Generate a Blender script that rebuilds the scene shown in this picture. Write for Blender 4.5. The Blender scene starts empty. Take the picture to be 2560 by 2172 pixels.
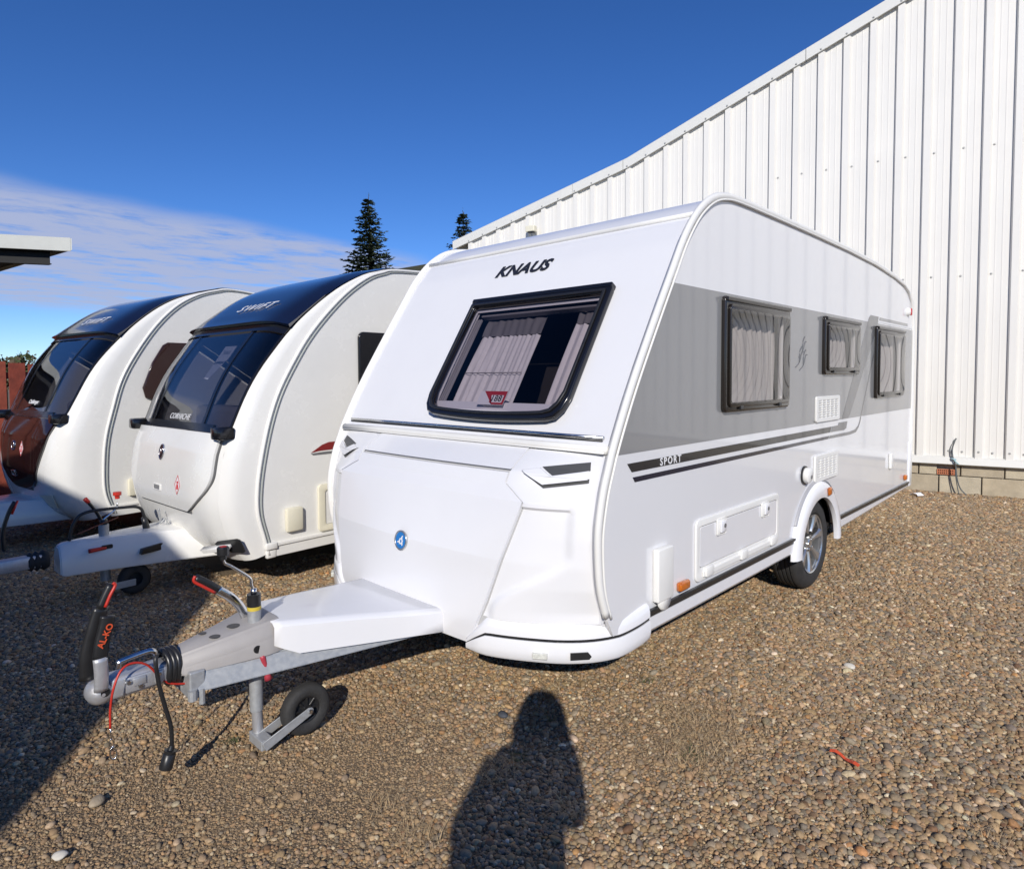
import bpy, bmesh, math, random
import numpy as np
from mathutils import Vector, Matrix
random.seed(7); rng = np.random.default_rng(11)
sc = bpy.context.scene
COL = sc.collection

# ------------------------------------------------------------------ camera
CF, CYAW, CPIT, CROL = 1592.5, math.radians(43.90), math.radians(-2.52), math.radians(-0.30)
CPOS = np.array([-2.248, -1.626, 1.592]); CCY = 1011.6
Fv = np.array([math.cos(CPIT)*math.cos(CYAW), math.cos(CPIT)*math.sin(CYAW), math.sin(CPIT)])
Rv = np.array([math.sin(CYAW), -math.cos(CYAW), 0.0]); Uv = np.cross(Rv, Fv)
Rv, Uv = Rv*math.cos(CROL)+Uv*math.sin(CROL), -Rv*math.sin(CROL)+Uv*math.cos(CROL)
cd = bpy.data.cameras.new('camera'); cam = bpy.data.objects.new('camera', cd); COL.objects.link(cam)
cd.sensor_fit = 'HORIZONTAL'; cd.sensor_width = 36; cd.lens = CF/2560*36
cd.shift_y = -(1086-CCY)/2560; cd.clip_end = 2000; cd.clip_start = 0.03
cam.matrix_world = Matrix(((Rv[0], Uv[0], -Fv[0], CPOS[0]), (Rv[1], Uv[1], -Fv[1], CPOS[1]), (Rv[2], Uv[2], -Fv[2], CPOS[2]), (0, 0, 0, 1)))
sc.camera = cam
def ray(u, v): return Fv + Rv*(u-1280)/CF + Uv*(CCY-v)/CF
K = 2560/2079.0
def onz(u, v, z=0.): d = ray(u*K, v*K); return CPOS + d*(z-CPOS[2])/d[2]
def ony(u, v, y=0.): d = ray(u*K, v*K); return CPOS + d*(y-CPOS[1])/d[1]
def onx(u, v, x=0.): d = ray(u*K, v*K); return CPOS + d*(x-CPOS[0])/d[0]
def onpl(u, v, p0, n): d = ray(u*K, v*K); return CPOS + d*(np.dot(np.array(p0)-CPOS, n)/np.dot(d, n))

# ------------------------------------------------------------------ sun, sky
SUN = np.array([-0.661, -0.585, 0.471]); SUN /= np.linalg.norm(SUN)
sl = bpy.data.lights.new('sun', 'SUN'); so = bpy.data.objects.new('sun', sl); COL.objects.link(so)
sl.energy = 3.7; sl.angle = math.radians(0.53); sl.color = (1.0, 0.95, 0.88)
so.rotation_euler = Vector(-SUN).to_track_quat('-Z', 'Y').to_euler(); so.location = (-20, -20, 20)
W = bpy.data.worlds.new('World'); sc.world = W; W.use_nodes = True
wn, wl = W.node_tree.nodes, W.node_tree.links; wn.clear()
def N(t, nodes=wn, **kw):
    n = nodes.new(t)
    for k, v in kw.items(): setattr(n, k, v)
    return n
wo = N('ShaderNodeOutputWorld'); bg = N('ShaderNodeBackground'); wl.new(bg.outputs[0], wo.inputs[0])
sky = N('ShaderNodeTexSky', sky_type='NISHITA', sun_disc=False)
sky.sun_elevation = math.asin(SUN[2]); sky.sun_rotation = math.atan2(SUN[0], SUN[1])
sky.altitude = 2200; sky.air_density = 0.95; sky.dust_density = 0.0; sky.ozone_density = 3.5
bg.inputs[1].default_value = 0.090
# thin cloud bank laid out on a flat layer overhead (direction / elevation)
tc = N('ShaderNodeTexCoord'); sx = N('ShaderNodeSeparateXYZ'); wl.new(tc.outputs['Generated'], sx.inputs[0])
def M(op, a, b=None, c=None, clamp=False):
    n = N('ShaderNodeMath', operation=op); n.use_clamp = clamp
    for i, q in enumerate((a, b, c)):
        if q is None: continue
        if isinstance(q, (int, float)): n.inputs[i].default_value = q
        else: wl.new(q, n.inputs[i])
    return n.outputs[0]
zc = M('MAXIMUM', sx.outputs[2], 0.03)
px_ = M('DIVIDE', sx.outputs[0], zc); py_ = M('DIVIDE', sx.outputs[1], zc)
CLOUD_N = None
def cl(u, v): d = ray(u*K, v*K); return np.array([d[0]/d[2], d[1]/d[2]])
ca, cb = cl(0, 372), cl(640, 500)              # near (upper) edge of the bank
cdn = np.array([-(cb-ca)[1], (cb-ca)[0]]); cdn /= np.linalg.norm(cdn)
if np.dot(cl(200, 560)-ca, cdn) < 0: cdn = -cdn
far = np.dot(cl(150, 625)-ca, cdn)
cmb = N('ShaderNodeCombineXYZ'); wl.new(px_, cmb.inputs[0]); wl.new(py_, cmb.inputs[1])
rot = N('ShaderNodeMapping'); wl.new(cmb.outputs[0], rot.inputs[0])
ang = math.atan2(cdn[1], cdn[0]); rot.inputs['Rotation'].default_value = (0, 0, -ang); rot.inputs['Scale'].default_value = (1.0, 1.7, 1)
n1 = N('ShaderNodeTexNoise'); n1.inputs['Scale'].default_value = 1.7; n1.inputs['Detail'].default_value = 7; n1.inputs['Roughness'].default_value = 0.66
wl.new(rot.outputs[0], n1.inputs['Vector'])
n2 = N('ShaderNodeTexNoise'); n2.inputs['Scale'].default_value = 0.5; n2.inputs['Detail'].default_value = 3; wl.new(cmb.outputs[0], n2.inputs['Vector'])
dist = M('ADD', M('MULTIPLY', M('SUBTRACT', px_, float(ca[0])), float(cdn[0])), M('MULTIPLY', M('SUBTRACT', py_, float(ca[1])), float(cdn[1])))
wob = M('MULTIPLY', M('SUBTRACT', n2.outputs[0], 0.5), 1.6)
dw = M('ADD', dist, wob)
def ss(v, a, b):
    n = N('ShaderNodeMapRange', interpolation_type='SMOOTHSTEP'); wl.new(v, n.inputs[0])
    n.inputs[1].default_value = a; n.inputs[2].default_value = b; return n.outputs[0]
bank = M('MULTIPLY', ss(dw, -0.45, 0.25), M('SUBTRACT', 1.0, ss(dw, far*0.8, far*1.25)))
tex = ss(n1.outputs[0], 0.26, 0.56)
hz = ss(sx.outputs[2], 0.02, 0.10)
fac = M('MULTIPLY', M('MULTIPLY', bank, tex), M('MULTIPLY', hz, 0.9), clamp=True)
hs = N('ShaderNodeHueSaturation'); wl.new(sky.outputs[0], hs.inputs['Color']); hs.inputs['Saturation'].default_value = 1.20; hs.inputs['Hue'].default_value = 0.507
mixc = N('ShaderNodeMix', data_type='RGBA'); wl.new(fac, mixc.inputs[0]); wb = N('ShaderNodeMix', data_type='RGBA', blend_type='MULTIPLY'); wb.inputs[0].default_value = 1; wb.inputs[7].default_value = (1.0, 1.10, 1.26, 1); wl.new(hs.outputs[0], wb.inputs[6]); wl.new(wb.outputs[2], mixc.inputs[6])
mixc.inputs[7].default_value = (4.2, 4.75, 6.7, 1)
wl.new(mixc.outputs[2], bg.inputs[0])
sc.view_settings.view_transform = 'Standard'; sc.view_settings.look = 'None'
sc.view_settings.exposure = 0.18; sc.view_settings.gamma = 1; sc.view_settings.use_curve_mapping = False
try:
    sc.cycles.max_bounces = 8; sc.cycles.transparent_max_bounces = 12; sc.cycles.sample_clamp_indirect = 6; sc.cycles.caustics_reflective = False; sc.cycles.caustics_refractive = False
except Exception: pass

# ------------------------------------------------------------------ materials
MATS = {}
def mat(name, col, rough=0.5, metal=0., spec=0.5, coat=0., var=0., vscale=6., bump=0., bscale=60., rvar=0.):
    if name in MATS: return MATS[name]
    m = bpy.data.materials.new(name); m.use_nodes = True; MATS[name] = m
    nt = m.node_tree; b = nt.nodes['Principled BSDF']
    b.inputs['Base Color'].default_value = (*col, 1); b.inputs['Roughness'].default_value = rough
    b.inputs['Metallic'].default_value = metal; b.inputs['Specular IOR Level'].default_value = spec
    b.inputs['Coat Weight'].default_value = coat; b.inputs['Coat Roughness'].default_value = 0.04
    if var or bump or rvar:
        t = N('ShaderNodeTexCoord', nt.nodes)
        n = N('ShaderNodeTexNoise', nt.nodes); n.inputs['Scale'].default_value = vscale; n.inputs['Detail'].default_value = 6; n.inputs['Roughness'].default_value = .6
        nt.links.new(t.outputs['Object'], n.inputs['Vector'])
        if var:
            mr = N('ShaderNodeMapRange', nt.nodes); nt.links.new(n.outputs[0], mr.inputs[0])
            mr.inputs[1].default_value = .3; mr.inputs[2].default_value = .7; mr.inputs[3].default_value = 1-var; mr.inputs[4].default_value = 1+var
            mx = N('ShaderNodeMix', nt.nodes, data_type='RGBA', blend_type='MULTIPLY'); mx.inputs[0].default_value = 1
            mx.inputs[6].default_value = (*col, 1); nt.links.new(mr.outputs[0], mx.inputs[7]); nt.links.new(mx.outputs[2], b.inputs['Base Color'])
        if rvar:
            m2 = N('ShaderNodeMapRange', nt.nodes); nt.links.new(n.outputs[0], m2.inputs[0]); m2.inputs[1].default_value = .3; m2.inputs[2].default_value = .7
            m2.inputs[3].default_value = max(.02, rough-rvar); m2.inputs[4].default_value = rough+rvar; nt.links.new(m2.outputs[0], b.inputs['Roughness'])
        if bump:
            n3 = N('ShaderNodeTexNoise', nt.nodes); n3.inputs['Scale'].default_value = bscale; n3.inputs['Detail'].default_value = 5
            nt.links.new(t.outputs['Object'], n3.inputs['Vector'])
            bp = N('ShaderNodeBump', nt.nodes); bp.inputs['Strength'].default_value = bump; bp.inputs['Distance'].default_value = .01
            nt.links.new(n3.outputs[0], bp.inputs['Height']); nt.links.new(bp.outputs[0], b.inputs['Normal'])
    return m
def glassmat(name, tint, refl=(1, 1, 1), ior=1.5, rough=0.01):
    m = bpy.data.materials.new(name); m.use_nodes = True; nt = m.node_tree; nt.nodes.clear()
    o = N('ShaderNodeOutputMaterial', nt.nodes); mx = N('ShaderNodeMixShader', nt.nodes); t = N('ShaderNodeBsdfTransparent', nt.nodes); g = N('ShaderNodeBsdfGlossy', nt.nodes)
    f = N('ShaderNodeFresnel', nt.nodes); ge = N('ShaderNodeNewGeometry', nt.nodes); mi_ = N('ShaderNodeMapRange', nt.nodes); nt.links.new(ge.outputs['Backfacing'], mi_.inputs[0]); mi_.inputs[3].default_value = ior; mi_.inputs[4].default_value = 1/ior; nt.links.new(mi_.outputs[0], f.inputs[0])   # a thin sheet reflects alike from both sides
    t.inputs[0].default_value = (*tint, 1); g.inputs[0].default_value = (*refl, 1); g.inputs['Roughness'].default_value = rough
    nt.links.new(f.outputs[0], mx.inputs[0]); nt.links.new(t.outputs[0], mx.inputs[1]); nt.links.new(g.outputs[0], mx.inputs[2]); nt.links.new(mx.outputs[0], o.inputs[0])
    MATS[name] = m; return m
WHITE = mat('white_gelcoat', (.80, .80, .81), .22, coat=.35, var=.012, vscale=3, rvar=.05)
SIDEW = mat('white_aluminium_panel', (.77, .77, .775), .13, coat=.6, var=.010, vscale=1.5, bump=.012, bscale=1.6)
CREAMW = mat('warm_white_gelcoat', (.78, .77, .73), .25, coat=.3, var=.02, vscale=4, rvar=.05)
PLASTW = mat('white_plastic', (.79, .78, .74), .38, var=.02)
CREAMP = mat('cream_plastic', (.74, .70, .55), .45, var=.03)
GREYB = mat('grey_band_vinyl', (.265, .265, .263), .18, coat=.5, var=.02, vscale=2)
GREYD = mat('mid_grey_vinyl', (.15, .15, .152), .2, coat=.4)
BLACKV = mat('charcoal_vinyl', (.022, .022, .024), .22, coat=.4)
NAVYV = mat('navy_vinyl', (.012, .013, .030), .2, coat=.4)
BLACKP = mat('black_plastic', (.018, .018, .019), .34, var=.08, vscale=20, rvar=.08)
BLACKG = mat('black_gloss', (.008, .008, .010), .16, coat=.2)
BROWNF = mat('smoked_frame', (.020, .016, .013), .2, coat=.15)
RUBBER = mat('rubber', (.030, .029, .028), .75, var=.25, vscale=14, bump=.3, bscale=120)
GALV = mat('galvanised_steel', (.40, .41, .415), .5, metal=.35, var=.10, vscale=45, rvar=.12, bump=.08, bscale=60)
CHROME = mat('bright_zinc', (.68, .69, .70), .22, metal=1, var=.08, vscale=25, rvar=.08)
ALLOY = mat('alloy_silver', (.56, .57, .58), .28, metal=.85, var=.05, vscale=10)
CAST = mat('cast_silver', (.55, .55, .56), .42, metal=.6, var=.1, vscale=25, bump=.1, bscale=90)
GREYCOV = mat('grey_hitch_plastic', (.36, .34, .325), .55, var=.06, vscale=9, bump=.06, bscale=200)
RED = mat('red_plastic', (.50, .030, .018), .38, var=.08, vscale=20)
FADERED = mat('faded_red_plastic', (.42, .045, .065), .42, var=.08, vscale=20)
AMBER = mat('amber_lens', (.50, .13, .015), .12, coat=.6, var=.25, vscale=80)
REDL = mat('red_lens', (.50, .02, .02), .12, coat=.6)
CLEARL = mat('clear_lens', (.62, .62, .56), .1, coat=.6, var=.25, vscale=60)
YELLOW = mat('yellow_plastic', (.62, .47, .06), .45)
BLUE = mat('blue_badge', (.03, .20, .55), .2, coat=.5)
DARK = mat('dark_underside', (.020, .019, .018), .85)
CURT = mat('grey_curtain', (.66, .64, .63), .9, var=.04, vscale=30)
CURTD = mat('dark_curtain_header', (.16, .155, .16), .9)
LINER = mat('dark_interior', (.028, .024, .022), .8)
PAPER = mat('white_paper', (.80, .80, .82), .7)
INK = mat('black_ink', (.02, .02, .02), .6)
WTEXT = mat('white_lettering', (.80, .80, .80), .35)
ORTEXT = mat('orange_lettering', (.65, .09, .03), .45)
NAVYP = mat('navy_gloss_paint', (.007, .010, .028), .12, coat=.35, var=.05)
MAROON = mat('dark_maroon_gloss', (.016, .006, .006), .07, coat=.25)
GREYSTR = mat('grey_strip', (.16, .16, .16), .3)
GLASS = glassmat('smoked_acrylic', (.62, .60, .59), ior=1.5)
SGLASS = glassmat('dark_smoked_acrylic', (.60, .60, .63), ior=1.55)
FGLASS = glassmat('clear_smoked_acrylic', (.62, .59, .63), ior=1.36)
METALSHEET = mat('cream_white_sheet', (.74, .718, .662), .42, var=.018, vscale=1.2, rvar=.05)
FLASH = mat('flashing_sheet', (.68, .67, .62), .45, var=.03, vscale=1.5)
BLOCKM = [mat('block_%d' % i, c, .9, var=.16, vscale=7, bump=.5, bscale=70) for i, c in enumerate([(.43, .36, .25), (.45, .38, .26), (.39, .33, .235), (.46, .40, .29)])]
MORTAR = mat('mortar', (.38, .34, .26), .95, var=.1, bump=.4)
TERRA = mat('terracotta', (.48, .17, .085), .8, var=.1, vscale=15, bump=.2)
OLIVE = mat('olive_roof', (.052, .050, .026), .6, var=.2, vscale=2)
FENCEM = [mat('fence_wood_%d' % i, c, .7, var=.30, vscale=9, bump=.3, bscale=50) for i, c in enumerate([(.23, .045, .022), (.26, .055, .028), (.20, .038, .020)])]
CANOPYG = mat('grey_fascia_paint', (.46, .47, .43), .5, var=.06, vscale=3)
STEELD = mat('dark_steel', (.007, .007, .007), .75, var=.2)
BARK = mat('bark', (.07, .05, .035), .9, var=.3, bump=.5)

# ------------------------------------------------------------------ helpers
def link(name, me, m, parent=None, root=None, smooth=False, ang=None):
    o = bpy.data.objects.new(name, me); COL.objects.link(o)
    if m is not None and not me.materials: me.materials.append(m)
    if smooth:
        me.polygons.foreach_set('use_smooth', [True]*len(me.polygons))
        if ang: me.set_sharp_from_angle(angle=math.radians(ang))
    r = parent
    while r is not None and r.parent is not None: r = r.parent
    if r is not None: me.transform(Matrix.Translation(-Vector(r['_l'])))
    if parent is not None: o.parent = parent
    return o
def thing(name, label, cat, loc, group=None):
    o = bpy.data.objects.new(name, None); COL.objects.link(o); o.empty_display_size = .2
    o.location = loc; o['_l'] = tuple(float(q) for q in loc); o['label'] = label; o['category'] = cat
    if group: o['group'] = group
    return o
def tag(o, label, cat, group=None):
    o['label'] = label; o['category'] = cat
    if group: o['group'] = group
    return o
def struct(o, kind='structure'): o['kind'] = kind; return o
def recentre(o):
    # move a single-mesh thing's origin to its base
    me = o.data; co = np.empty(len(me.vertices)*3); me.vertices.foreach_get('co', co); co = co.reshape(-1, 3)
    c = (co.min(0)+co.max(0))/2; c[2] = co[:, 2].min(); me.transform(Matrix.Translation(-Vector(c))); o.location = c; return o
def mesh(v, f, name='m'):
    me = bpy.data.meshes.new(name); me.from_pydata([tuple(map(float, p)) for p in v], [], f); me.update(); return me
def bm2me(bm, recalc=True):
    if recalc: bmesh.ops.recalc_face_normals(bm, faces=bm.faces)
    me = bpy.data.meshes.new('m'); bm.to_mesh(me); bm.free(); return me
def mapme(me, fn):
    for v in me.vertices: v.co = fn(*v.co)
    me.update(); return me
def box(x0, x1, y0, y1, z0, z1, bev=0., seg=2, fn=None):
    bm = bmesh.new(); bmesh.ops.create_cube(bm, size=1)
    for v in bm.verts: v.co = ((x0+x1)/2+v.co.x*(x1-x0), (y0+y1)/2+v.co.y*(y1-y0), (z0+z1)/2+v.co.z*(z1-z0))
    if bev: bmesh.ops.bevel(bm, geom=bm.edges[:], offset=bev, segments=seg, affect='EDGES', profile=.5)
    me = bm2me(bm)
    if fn: mapme(me, fn)
    return me
def rr(x0, x1, z0, z1, r, n=5):
    out = []
    for cx, cz, a0 in ((x1-r, z0+r, -90), (x1-r, z1-r, 0), (x0+r, z1-r, 90), (x0+r, z0+r, 180)):
        for k in range(n+1):
            a = math.radians(a0+90*k/n); out.append((cx+r*math.cos(a), cz+r*math.sin(a)))
    return out
def plate(outline, holes=(), t=.01, bev=0., fn=None, bres=2):
    c = bpy.data.curves.new('c', 'CURVE'); c.dimensions = '2D'; c.fill_mode = 'BOTH'
    for pts in [outline]+list(holes):
        s = c.splines.new('POLY'); s.points.add(len(pts)-1); s.use_cyclic_u = True
        for p, q in zip(s.points, pts): p.co = (q[0], q[1], 0, 1)
    c.extrude = max(t/2-bev, 0); c.bevel_depth = bev; c.bevel_resolution = bres; c.offset = -bev
    o = bpy.data.objects.new('tmp', c); me = bpy.data.meshes.new_from_object(o); bpy.data.objects.remove(o); bpy.data.curves.remove(c)
    bm = bmesh.new(); bm.from_mesh(me); bpy.data.meshes.remove(me); bmesh.ops.remove_doubles(bm, verts=bm.verts, dist=1e-5); me = bm2me(bm)
    me.materials.clear()
    if fn: mapme(me, fn)
    return me
def text(s, size, fn, shear=0., bold=0., depth=.002, space=1., wid=1.):
    c = bpy.data.curves.new('t', 'FONT'); c.body = s; c.size = size; c.shear = shear; c.offset = bold; c.extrude = depth/2
    c.align_x = 'CENTER'; c.align_y = 'CENTER'; c.space_character = space; c.resolution_u = 3
    o = bpy.data.objects.new('tmp', c); me = bpy.data.meshes.new_from_object(o); bpy.data.objects.remove(o); bpy.data.curves.remove(c)
    me.materials.clear()
    for v in me.vertices: v.co.x *= wid
    return mapme(me, fn)
def catmull(P, n=6):
    P = [np.array(p, float) for p in P]
    if len(P) < 3: return P
    Q = [2*P[0]-P[1]]+P+[2*P[-1]-P[-2]]; out = []
    for i in range(1, len(Q)-2):
        for k in range(n):
            t = k/n; a, b, c, d = Q[i-1], Q[i], Q[i+1], Q[i+2]
            out.append(.5*((2*b)+(-a+c)*t+(2*a-5*b+4*c-d)*t*t+(-a+3*b-3*c+d)*t**3))
    out.append(P[-1]); return out
def tube(P, r, seg=10, smooth=6, flat=1., up=None, cap=True):
    P = catmull(P, smooth) if smooth else [np.array(p, float) for p in P]
    n = len(P); R = r if callable(r) else (lambda t: r)
    v, f = [], []; u0 = None
    for i in range(n):
        d = P[min(i+1, n-1)]-P[max(i-1, 0)]; d = d/(np.linalg.norm(d)+1e-12)
        if u0 is None:
            h = np.array(up if up is not None else ((0, 0, 1) if abs(d[2]) < .9 else (0, 1, 0)), float)
        else: h = u0
        a = h-d*np.dot(h, d); a /= np.linalg.norm(a)+1e-12; u0 = a; b = np.cross(d, a); rr_ = R(i/max(n-1, 1))
        for k in range(seg):
            t = 2*math.pi*k/seg; v.append(P[i]+a*math.cos(t)*rr_+b*math.sin(t)*rr_*flat)
    for i in range(n-1):
        for k in range(seg): f.append((i*seg+k, i*seg+(k+1) % seg, (i+1)*seg+(k+1) % seg, (i+1)*seg+k))
    if cap: f.append(tuple(range(seg))[::-1]); f.append(tuple((n-1)*seg+k for k in range(seg)))
    me = mesh(v, f); bm = bmesh.new(); bm.from_mesh(me); bpy.data.meshes.remove(me); return bm2me(bm)
def lathe(prof, c, axis='y', seg=40, closed=False, a0=0., a1=2*math.pi):
    # prof: (r, h) along axis
    v, f = [], []; full = abs(a1-a0-2*math.pi) < 1e-6; m = seg if full else seg+1; n = len(prof)
    for k in range(m):
        a = a0+(a1-a0)*k/seg; ca_, sa_ = math.cos(a), math.sin(a)
        for r, h in prof:
            if axis == 'y': v.append((c[0]+r*ca_, c[1]+h, c[2]+r*sa_))
            elif axis == 'z': v.append((c[0]+r*ca_, c[1]+r*sa_, c[2]+h))
            else: v.append((c[0]+h, c[1]+r*ca_, c[2]+r*sa_))
    for k in range(seg):
        k2 = (k+1) % m
        for i in range(n-1 if not closed else n): f.append((k*n+i, k*n+(i+1) % n, k2*n+(i+1) % n, k2*n+i))
    me = mesh(v, f); bm = bmesh.new(); bm.from_mesh(me); bpy.data.meshes.remove(me); bmesh.ops.remove_doubles(bm, verts=bm.verts, dist=1e-6); return bm2me(bm)
def shell(G, back, closeall=True):
    # G: rows x cols x 3 front grid; back: vector offset or matching grid
    G = np.array(G, float); nr, nc = G.shape[:2]; B = G+np.array(back) if np.ndim(back) == 1 else np.array(back)
    v = list(G.reshape(-1, 3))+list(B.reshape(-1, 3)); o = nr*nc; f = []
    for i in range(nr-1):
        for j in range(nc-1):
            a, b, c, d = i*nc+j, i*nc+j+1, (i+1)*nc+j+1, (i+1)*nc+j
            f.append((a, b, c, d)); f.append((o+d, o+c, o+b, o+a))
    bd = [(0, j) for j in range(nc)]+[(i, nc-1) for i in range(1, nr)]+[(nr-1, j) for j in range(nc-2, -1, -1)]+[(i, 0) for i in range(nr-2, 0, -1)]
    ids = [i*nc+j for i, j in bd]
    for k in range(len(ids)):
        a, b = ids[k], ids[(k+1) % len(ids)]; f.append((b, a, o+a, o+b))
    me = mesh(v, f); bm = bmesh.new(); bm.from_mesh(me); bpy.data.meshes.remove(me); return bm2me(bm)
def join(*mes):
    bm = bmesh.new()
    for me in mes: bm.from_mesh(me); bpy.data.meshes.remove(me)
    return bm2me(bm, False)
SIDE = lambda y0: (lambda a, b, c: (a, y0-c, b))

# ------------------------------------------------------------------ ground
def ground_mat():
    m = bpy.data.materials.new('gravel_ground'); m.use_nodes = True; nt = m.node_tree; b = nt.nodes['Principled BSDF']; L = nt.links
    t = N('ShaderNodeTexCoord', nt.nodes)
    v = N('ShaderNodeTexVoronoi', nt.nodes); v.inputs['Scale'].default_value = 110; L.new(t.outputs['Object'], v.inputs['Vector'])
    n = N('ShaderNodeTexNoise', nt.nodes); n.inputs['Scale'].default_value = 190; n.inputs['Detail'].default_value = 6; L.new(t.outputs['Object'], n.inputs['Vector'])
    n2 = N('ShaderNodeTexNoise', nt.nodes); n2.inputs['Scale'].default_value = 2.2; n2.inputs['Detail'].default_value = 5; L.new(t.outputs['Object'], n2.inputs['Vector'])
    cr = N('ShaderNodeValToRGB', nt.nodes); e = cr.color_ramp; e.elements[0].color = (.13, .090, .050, 1); e.elements[1].color = (.31, .225, .135, 1); e.elements[0].position = .25; e.elements[1].position = .75
    L.new(n.outputs[0], cr.inputs[0])
    c2 = N('ShaderNodeValToRGB', nt.nodes); e = c2.color_ramp; e.elements[0].color = (.72, .70, .68, 1); e.elements[1].color = (1.15, 1.1, 1.0, 1); e.elements[0].position = .35; e.elements[1].position = .65
    L.new(n2.outputs[0], c2.inputs[0])
    mx = N('ShaderNodeMix', nt.nodes, data_type='RGBA', blend_type='MULTIPLY'); mx.inputs[0].default_value = 1; L.new(cr.outputs[0], mx.inputs[6]); L.new(c2.outputs[0], mx.inputs[7])
    m3 = N('ShaderNodeMix', nt.nodes, data_type='RGBA', blend_type='MIX'); m3.inputs[0].default_value = .22; L.new(mx.outputs[2], m3.inputs[6]); 
    hsv = N('ShaderNodeMix', nt.nodes, data_type='RGBA', blend_type='MULTIPLY'); hsv.inputs[0].default_value = 1; hsv.inputs[6].default_value = (.40, .31, .21, 1); rgb = N('ShaderNodeRGBToBW', nt.nodes); L.new(v.outputs['Color'], rgb.inputs[0]); L.new(rgb.outputs[0], hsv.inputs[7])
    L.new(hsv.outputs[2], m3.inputs[7]); L.new(m3.outputs[2], b.inputs['Base Color']); b.inputs['Roughness'].default_value = .95
    bp = N('ShaderNodeBump', nt.nodes); bp.inputs['Strength'].default_value = .7; bp.inputs['Distance'].default_value = .012
    ad = N('ShaderNodeMath', nt.nodes, operation='SUBTRACT'); L.new(n.outputs[0], ad.inputs[0]); L.new(v.outputs['Distance'], ad.inputs[1]); L.new(ad.outputs[0], bp.inputs['Height']); L.new(bp.outputs[0], b.inputs['Normal'])
    return m
GS = 400.
gx = np.concatenate([[-GS], np.linspace(-12, 16, 57), [GS]]); gy = np.concatenate([[-GS], np.linspace(-12, 18, 61), [GS]])
def gz(x, y): return .012*math.sin(1.3*x+.7*y)*math.sin(.9*y-.4*x+1) if -12 < x < 16 and -12 < y < 18 else 0.
def gzz(x, y): return gz(x, y)-.012
vv = [(x, y, gzz(x, y)) for y in gy for x in gx]; nx = len(gx)
ff = [(j*nx+i, j*nx+i+1, (j+1)*nx+i+1, (j+1)*nx+i) for j in range(len(gy)-1) for i in range(nx-1)]
struct(link('ground', mesh(vv, ff), ground_mat(), smooth=True))

# ------------------------------------------------------------------ warehouse
WA = onz(2275.9/K, 1224/K); WAZ = math.radians(-77.5)
wd = np.array([math.cos(WAZ), math.sin(WAZ), 0]); wn_ = np.array([-wd[1], wd[0], 0])          # wd: towards the right of the picture; wn_: into the building
def wp(s, out, z): p = WA+wd*s-wn_*out; return (p[0], p[1], z)                                    # out: towards the viewer
def wproj(u, v): P = onpl(u, v, WA, wn_); return np.dot(P-WA, wd), P[2]
rk = [wproj(925, 492), wproj(1275, 325), wproj(1640, 105), wproj(1810, 0)]
sl_hi = (rk[3][1]-rk[1][1])/(rk[3][0]-rk[1][0]); SEND = 7.0
rake_s = [rk[0][0], rk[1][0], SEND]; rake_z = [rk[0][1], rk[1][1], rk[1][1]+sl_hi*(SEND-rk[1][0])]
def rz(s): return float(np.interp(s, rake_s, rake_z))
wh = thing('warehouse', 'white ribbed metal warehouse wall with sloping roof edge behind the caravan', 'building', wp(0, 0, 0))
S0 = rake_s[0]
WFN = lambda a, b, c: wp(a, c, b)
# masonry plinth behind blocks, inner wall slab, end wall and roof
link('wall', plate([(S0, .0), (SEND, .0), (SEND, rake_z[2]-.05), (rake_s[1], rake_z[1]-.05), (S0, rake_z[0]-.05)], t=.2, fn=lambda a, b, c: wp(a, c-.16, b)), MORTAR, wh)
def rquad(a, b, th):
    return [(a[0], a[1]), (b[0], b[1]), (b[0], b[1]+th), (a[0], a[1]+th)]
rf = []
for i in range(2):
    p = [wp(rake_s[i], .04, rake_z[i]-.02), wp(rake_s[i+1], .04, rake_z[i+1]-.02), wp(rake_s[i+1], -14, rake_z[i+1]-.02), wp(rake_s[i], -14, rake_z[i]-.02)]
    rf.append(mesh(p+[(q[0], q[1], q[2]-.1) for q in p], [(0, 1, 2, 3), (7, 6, 5, 4), (0, 4, 5, 1), (1, 5, 6, 2), (2, 6, 7, 3), (3, 7, 4, 0)]))
link('roof', join(*rf), FLASH, wh)
link('end_wall', box(0, .1, -14, 0, 0, rake_z[0]-.15, fn=lambda a, b, c: wp(S0+a+.01, b-.05, c)), METALSHEET, wh)
# ribbed sheets, one object per cover width
PIT = .325; RH = .044
prof_s = [(0, 0), (.045, RH), (.27, RH), (.345, 0), (.50, 0), (.515, .003), (.545, .003), (.56, 0), (.73, 0), (.745, .003), (.775, .003), (.79, 0), (.995, 0)]
s = .047-PIT*((.047-S0)//PIT)
zbot = .47
while s < SEND-PIT:
    v, f = [], []
    for q, h in prof_s:
        a = s+q*PIT
        v += [wp(a, h, zbot), wp(a, h, rz(a)-.06), wp(a, h-.004, zbot), wp(a, h-.004, rz(a)-.06)]
    for i in range(len(prof_s)-1):
        a, b = 4*i, 4*i+4
        f += [(a, b, b+1, a+1), (a+2, a+3, b+3, b+2), (a, a+2, b+2, b)]
    link('cladding_sheet', mesh(v, f), METALSHEET, wh); s += PIT
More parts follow.
